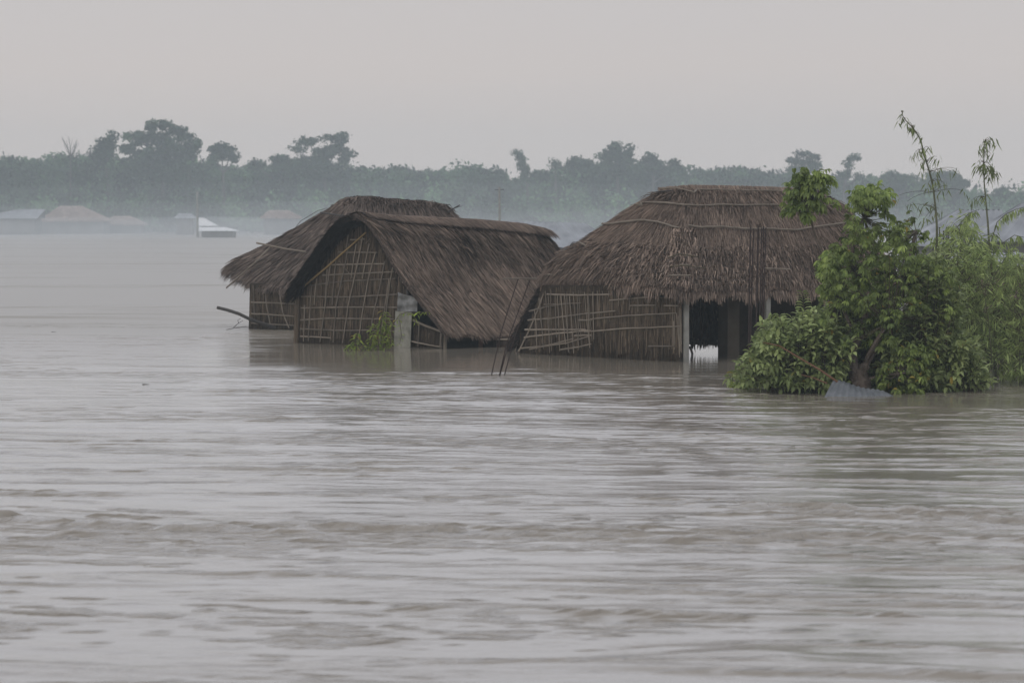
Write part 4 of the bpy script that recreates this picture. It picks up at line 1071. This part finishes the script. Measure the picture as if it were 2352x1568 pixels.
def palmate(p, out, s, tn, tgt):
    dn = Vector((out.x, out.y, min(out.z, .2) - U(-.1, .8))).normalized(); x_ = dn.cross(Vector((U(-.5, .5), U(-.5, .5), 1)))
    x_ = x_.normalized() if x_.length > .05 else Vector((1, 0, 0))
    n = random.choice((6, 7, 8))
    for k in range(n):
        a = -1.9 + 3.8 * k / (n - 1); d = dn * math.cos(a) + x_ * math.sin(a) + Vector((0, 0, -.28 - .25 * R()))
        leaf(tgt, p, d, s * (1 - .28 * abs(a) / 1.9), s * .30, tn * U(.9, 1.1), bend=.32)
def fill(poly, n, dy, T, tn=(.7, 1.25), s=(.16, .25), an=None):
    for _ in range(n):
        u, v = rand_in(poly); p = tp(u, v, dy + U(-T, T)); ac = an or min(anch, key=lambda q: (q - p).length)
        for k in range(random.choice((3, 4, 5))):
            q = p + rdir() * U(.04, .24); q.z = max(q.z, .1)
            palmate(q, (q - ac).normalized() * .8 + rdir() * .7 + Vector((0, -.25, 0)), U(*s), U(*tn), lf)
        ctl = ac.lerp(p, .55) + Vector((0, 0, -.12)); tg.tube(bez(ac, ctl, p, 4), .012, .005, 4, cap=False)
fill(crown, 400, .7, 1.6, s=(.12, .21), tn=(.55, 1.35)); fill(sprig, 40, 1.1, .35, tn=(.75, 1.25), s=(.15, .25)); fill(low, 55, -.2, .6, tn=(.75, 1.2), s=(.14, .22))
for _ in range(45):
    u, v = rand_in(random.choice((crown, low, low))); leaf(yl, tp(u, v, -.6 + U(-.3, .3)), rdir(), .15, .07, U(.6, 1))
# bright top tufts
fill([(1965, 455), (1970, 440), (2010, 432), (2045, 442), (2040, 460), (2000, 455)], 20, .7, .5, tn=(1.1, 1.6)); fill([(1815, 410), (1855, 395), (1898, 405), (1880, 420)], 10, 1.1, .3, tn=(1.1, 1.6))
fill([(1884, 640), (1905, 590), (1920, 600), (1905, 670)], 20, .3, .5, tn=(1.0, 1.5))
lf.build('crown', M['leaf_palm'], tree); tg.build('twigs', M['stem'], tree); yl.build('yellow_leaves', M['leaf_yellow'], tree)

# fallen branch
mb = MB(); pts = [P(1752, 786, 77.0), P(1790, 794, 77), P(1840, 824, 76.9), P(1885, 850, 76.8), P(1925, 878, 76.8)]
mb.tube(pts, .012, .026, 6); mb.tube([P(1900, 880, 76.9), P(1870, 868, 77), P(1840, 860, 77)], .018, .01, 5)
o = mb.build('fallen_branch', M['branch_red'], origin=(pts[-1].x, pts[-1].y, 0)); tag(o, 'reddish-brown bare branch slanting through the left shrub to the tin sheet', 'branch')

# bamboo
def bamboo_stalk(label, path, Y, clusters, base_u):
    b = P(base_u, 900, Y); b.z = -.3
    root = thing('bamboo_stalk', (b.x, Y, 0), label, 'bamboo', 'tall bamboo stalks')
    cu = MB(); pts = [b] + [P(u, v, Y + .15 * math.sin(v * .02)) for u, v in path[::-1]]
    cu.tube(pts, .034, .008, 6)
    for u, v in path[::3]:
        p = P(u, v, Y); cu.tube([p + Vector((0, 0, -.02)), p + Vector((0, 0, .02))], .03, .03, 6)
    lf = MB(); tg = MB()
    for (u, v, n, s) in clusters:
        p = P(u, v, Y + U(-.2, .2)); near = min(pts, key=lambda q: (q - p).length + (5 if q.z > p.z + .35 else 0))
        tg.tube(bez(near, near.lerp(p, .6) + Vector((0, 0, .12)), p, 4), .007, .004, 3, cap=False)
        for _ in range(n):
            q = p + Vector((U(-.08, .08), U(-.1, .1), U(-.08, .08)))
            narrow(lf, q, Vector((U(-.75, .75), U(-.6, .6), -U(.5, 1.3))), U(.15, .27), U(.024, .040), U(.4, .9))
    lf.build('leaves', M['leaf_bamboo'], root); cu.build('culm', M['culm'], root); tg.build('twigs', M['stem'], root)
z6 = lambda X, Y_: (1928.6 + X * .27, 211.7 + Y_ * .27)
bamboo_stalk('tallest bamboo stalk, bending left with drooping tip against the sky', [z6(532, 165), z6(535, 200), z6(560, 240), z6(620, 300), z6(655, 350), z6(685, 400), z6(710, 490), z6(740, 600), z6(765, 680), z6(785, 760), z6(800, 850), z6(818, 1000), z6(828, 1150), z6(826, 1390), (2150, 700)], 81.5,
    [(*z6(X, Y_), n, 1) for X, Y_, n in ((535, 180, 3), (520, 235, 3), (552, 235, 6), (585, 265, 6), (610, 300, 8), (630, 300, 5), (655, 350, 7), (680, 380, 7), (690, 480, 8), (710, 500, 7), (760, 480, 4), (630, 530, 5), (665, 525, 4), (790, 560, 6), (830, 550, 5), (675, 590, 5), (705, 590, 2), (750, 590, 4), (715, 675, 4), (835, 660, 7), (830, 690, 4), (990, 650, 5), (945, 670, 3), (750, 790, 6), (830, 750, 7), (800, 760, 6), (890, 775, 6), (920, 800, 3), (850, 850, 4), (1050, 840, 4), (500, 880, 3), (575, 930, 3), (610, 960, 3), (680, 960, 3), (720, 970, 3), (780, 960, 5), (840, 1000, 4), (720, 1080, 6), (760, 1060, 5))], 2152)
bamboo_stalk('second tall bamboo stalk, upright with leaf tufts near the right edge', [z6(1232, 425), z6(1228, 520), z6(1226, 600), z6(1226, 700), z6(1232, 800), z6(1242, 900), z6(1250, 1000), z6(1260, 1100), z6(1270, 1250), z6(1280, 1400), (2280, 640), (2284, 750)], 82.5,
    [(*z6(X, Y_), n, 1) for X, Y_, n in ((1240, 420, 7), (1205, 470, 9), (1270, 430, 8), (1305, 420, 9), (1240, 510, 10), (1225, 480, 8), (1290, 530, 7), (1170, 600, 5), (1185, 625, 7), (1220, 620, 12), (1240, 640, 10), (1275, 620, 12), (1300, 650, 12), (1330, 680, 10), (1260, 720, 8), (1210, 600, 8), (1290, 690, 8), (1270, 400, 3), (1130, 915, 6), (1160, 910, 4), (1190, 910, 4), (1225, 880, 7), (1260, 890, 6))], 2288)
# yellowish spray
def bamboo_mass(label, poly, Y, T, base, ncul, ntw, nlf, name='bamboo_clump', tn=(.7, 1.25), arcs=()):
    bx = P(base, 880, Y).x; root = thing(name, (bx, Y, 0), label, 'bamboo')
    lf = MB(); cu = MB(); tg = MB(); culs = []
    for i in range(ncul):
        u, v = rand_in(poly); Yk = Y + U(-T, T); tip = P(u, v, Yk); b0 = Vector((bx + (tip.x - bx) * .55 + U(-.3, .3), Yk, -.3))
        pts = bez(b0, Vector((b0.x * .7 + tip.x * .3, Yk, tip.z * .7)), tip, 7); cu.tube(pts, .018, .006, 5, cap=False); culs += pts[2:]
    for i in range(ntw):
        u, v = rand_in(poly); p = P(u, v, Y + U(-T, T)); p.z = max(p.z, .15)
        near = min(random.sample(culs, min(40, len(culs))), key=lambda q: (q - p).length)
        if (near - p).length < 1.2: tg.tube(bez(near, near.lerp(p, .5) + Vector((0, 0, .15)), p, 3), .006, .003, 3, cap=False)
        t_ = U(*tn); dr = Vector((U(-1, 1), U(-.8, .8), U(-.6, .35)))
        for k in range(nlf):
            q = p + dr * U(-.15, .35) + Vector((U(-.06, .06), U(-.06, .06), U(-.05, .08))); q.z = max(q.z, .06)
            narrow(lf, q, dr + Vector((U(-.7, .7), U(-.6, .6), -U(.1, .8))), U(.15, .28), U(.024, .042), t_ * U(.8, 1.2))
    for arc in arcs:
        pts = [P(u, v, Y - .3) for u, v in arc]; cu.tube(pts, .012, .005, 4)
        for p, q in zip(pts, pts[1:]):
            for k in range(9):
                c_ = p.lerp(q, R())
                for _ in range(3): narrow(lf, c_, Vector((U(-.3, .8), U(-.5, .5), -U(.4, 1.2))), U(.15, .26), .03, U(.9, 1.5))
    lf.build('leaves', M['leaf_bamboo'], root); cu.build('culms', M['culm'], root); tg.build('twigs', M['stem'], root)
bamboo_mass('dense bamboo clump filling the right edge behind the broad-leaved shrub', [(2080, 700), (2110, 600), (2140, 590), (2150, 530), (2172, 545), (2180, 505), (2200, 525), (2215, 488), (2238, 510), (2250, 560), (2285, 530), (2310, 600), (2335, 560), (2352, 610), (2400, 560), (2440, 620), (2440, 880), (2352, 876), (2300, 868), (2235, 866), (2205, 800), (2190, 700), (2150, 650)], 82.8, 1.8, 2280, 46, 1500, 7, tn=(.8, 1.6),
    arcs=[[(2275, 560), (2290, 510), (2310, 492), (2335, 480), (2360, 474), (2390, 480)], [(2270, 600), (2300, 560), (2330, 540), (2352, 545), (2380, 560)], [(2280, 640), (2310, 590), (2340, 590), (2375, 620)], [(2200, 520), (2225, 490), (2245, 482)]])
# small plant by the middle hut
Yp = 101.2
root = thing('sapling', Wp(850, 803), 'yellow-green sapling in the water before the lattice gable', 'plant')
lf = MB(); sm = MB(); yl = MB()
def pinn(path, Y, s, n, tn=1.0, dens=1.0):
    pts = [P(u, v, Y) for u, v in path]; f = polyl(pts); sm.tube(pts, .014, .006, 4, cap=False)
    for i in range(n):
        p = f(i / (n - 1)); 
        for sg in (-1, 1):
            tgt = yl if R() < .07 else lf
            narrow_leaf = Vector((sg * U(.5, 1), U(-.6, .3), U(-1.0, .1))); leaf(tgt, p, narrow_leaf, s * U(.7, 1.2), s * .34, tn * U(.7, 1.3))
pinn([(868, 803), (872, 770), (876, 740), (880, 714)], Yp, .20, 18, 1.0); pinn([(880, 803), (886, 770), (889, 735), (884, 718)], Yp, .2, 16, .9)
pinn([(850, 803), (852, 780), (860, 760)], Yp, .19, 12, .9); pinn([(820, 803), (815, 785), (822, 765)], Yp, .19, 12, 1.1); pinn([(800, 800), (806, 790)], Yp, .17, 7); pinn([(840, 803), (832, 790), (826, 780)], Yp, .17, 9)
pinn([(896, 790), (900, 750), (918, 722), (940, 716), (958, 722)], Yp - .2, .14, 9, 1.2); pinn([(940, 722), (962, 718), (982, 716)], Yp - .2, .16, 7, 1.3); pinn([(918, 735), (922, 770), (918, 790)], Yp - .2, .1, 6); pinn([(952, 730), (956, 745)], Yp - .2, .12, 4)
for _ in range(120):
    p = P(U(850, 900), U(740, 800), Yp + U(-.3, .3)); leaf(lf, p, Vector((U(-1, 1), U(-.6, .3), U(-1, .2))), .16, .055, U(.5, 1.0))
lf.build('foliage', M['leaf_young'], root); sm.build('stems', M['stem'], root)
if yl.v: yl.build('yellow_leaves', M['leaf_yellow'], root)

# ------------------------------------------------------------------ render settings
scene.view_settings.view_transform = 'Standard'; scene.view_settings.look = 'None'
scene.view_settings.exposure = 0; scene.view_settings.gamma = 1
scene.render.engine = 'CYCLES'
scene.cycles.volume_bounces = 1
scene.cycles.max_bounces = 8
scene.cycles.diffuse_bounces = 3
scene.cycles.use_denoising = True
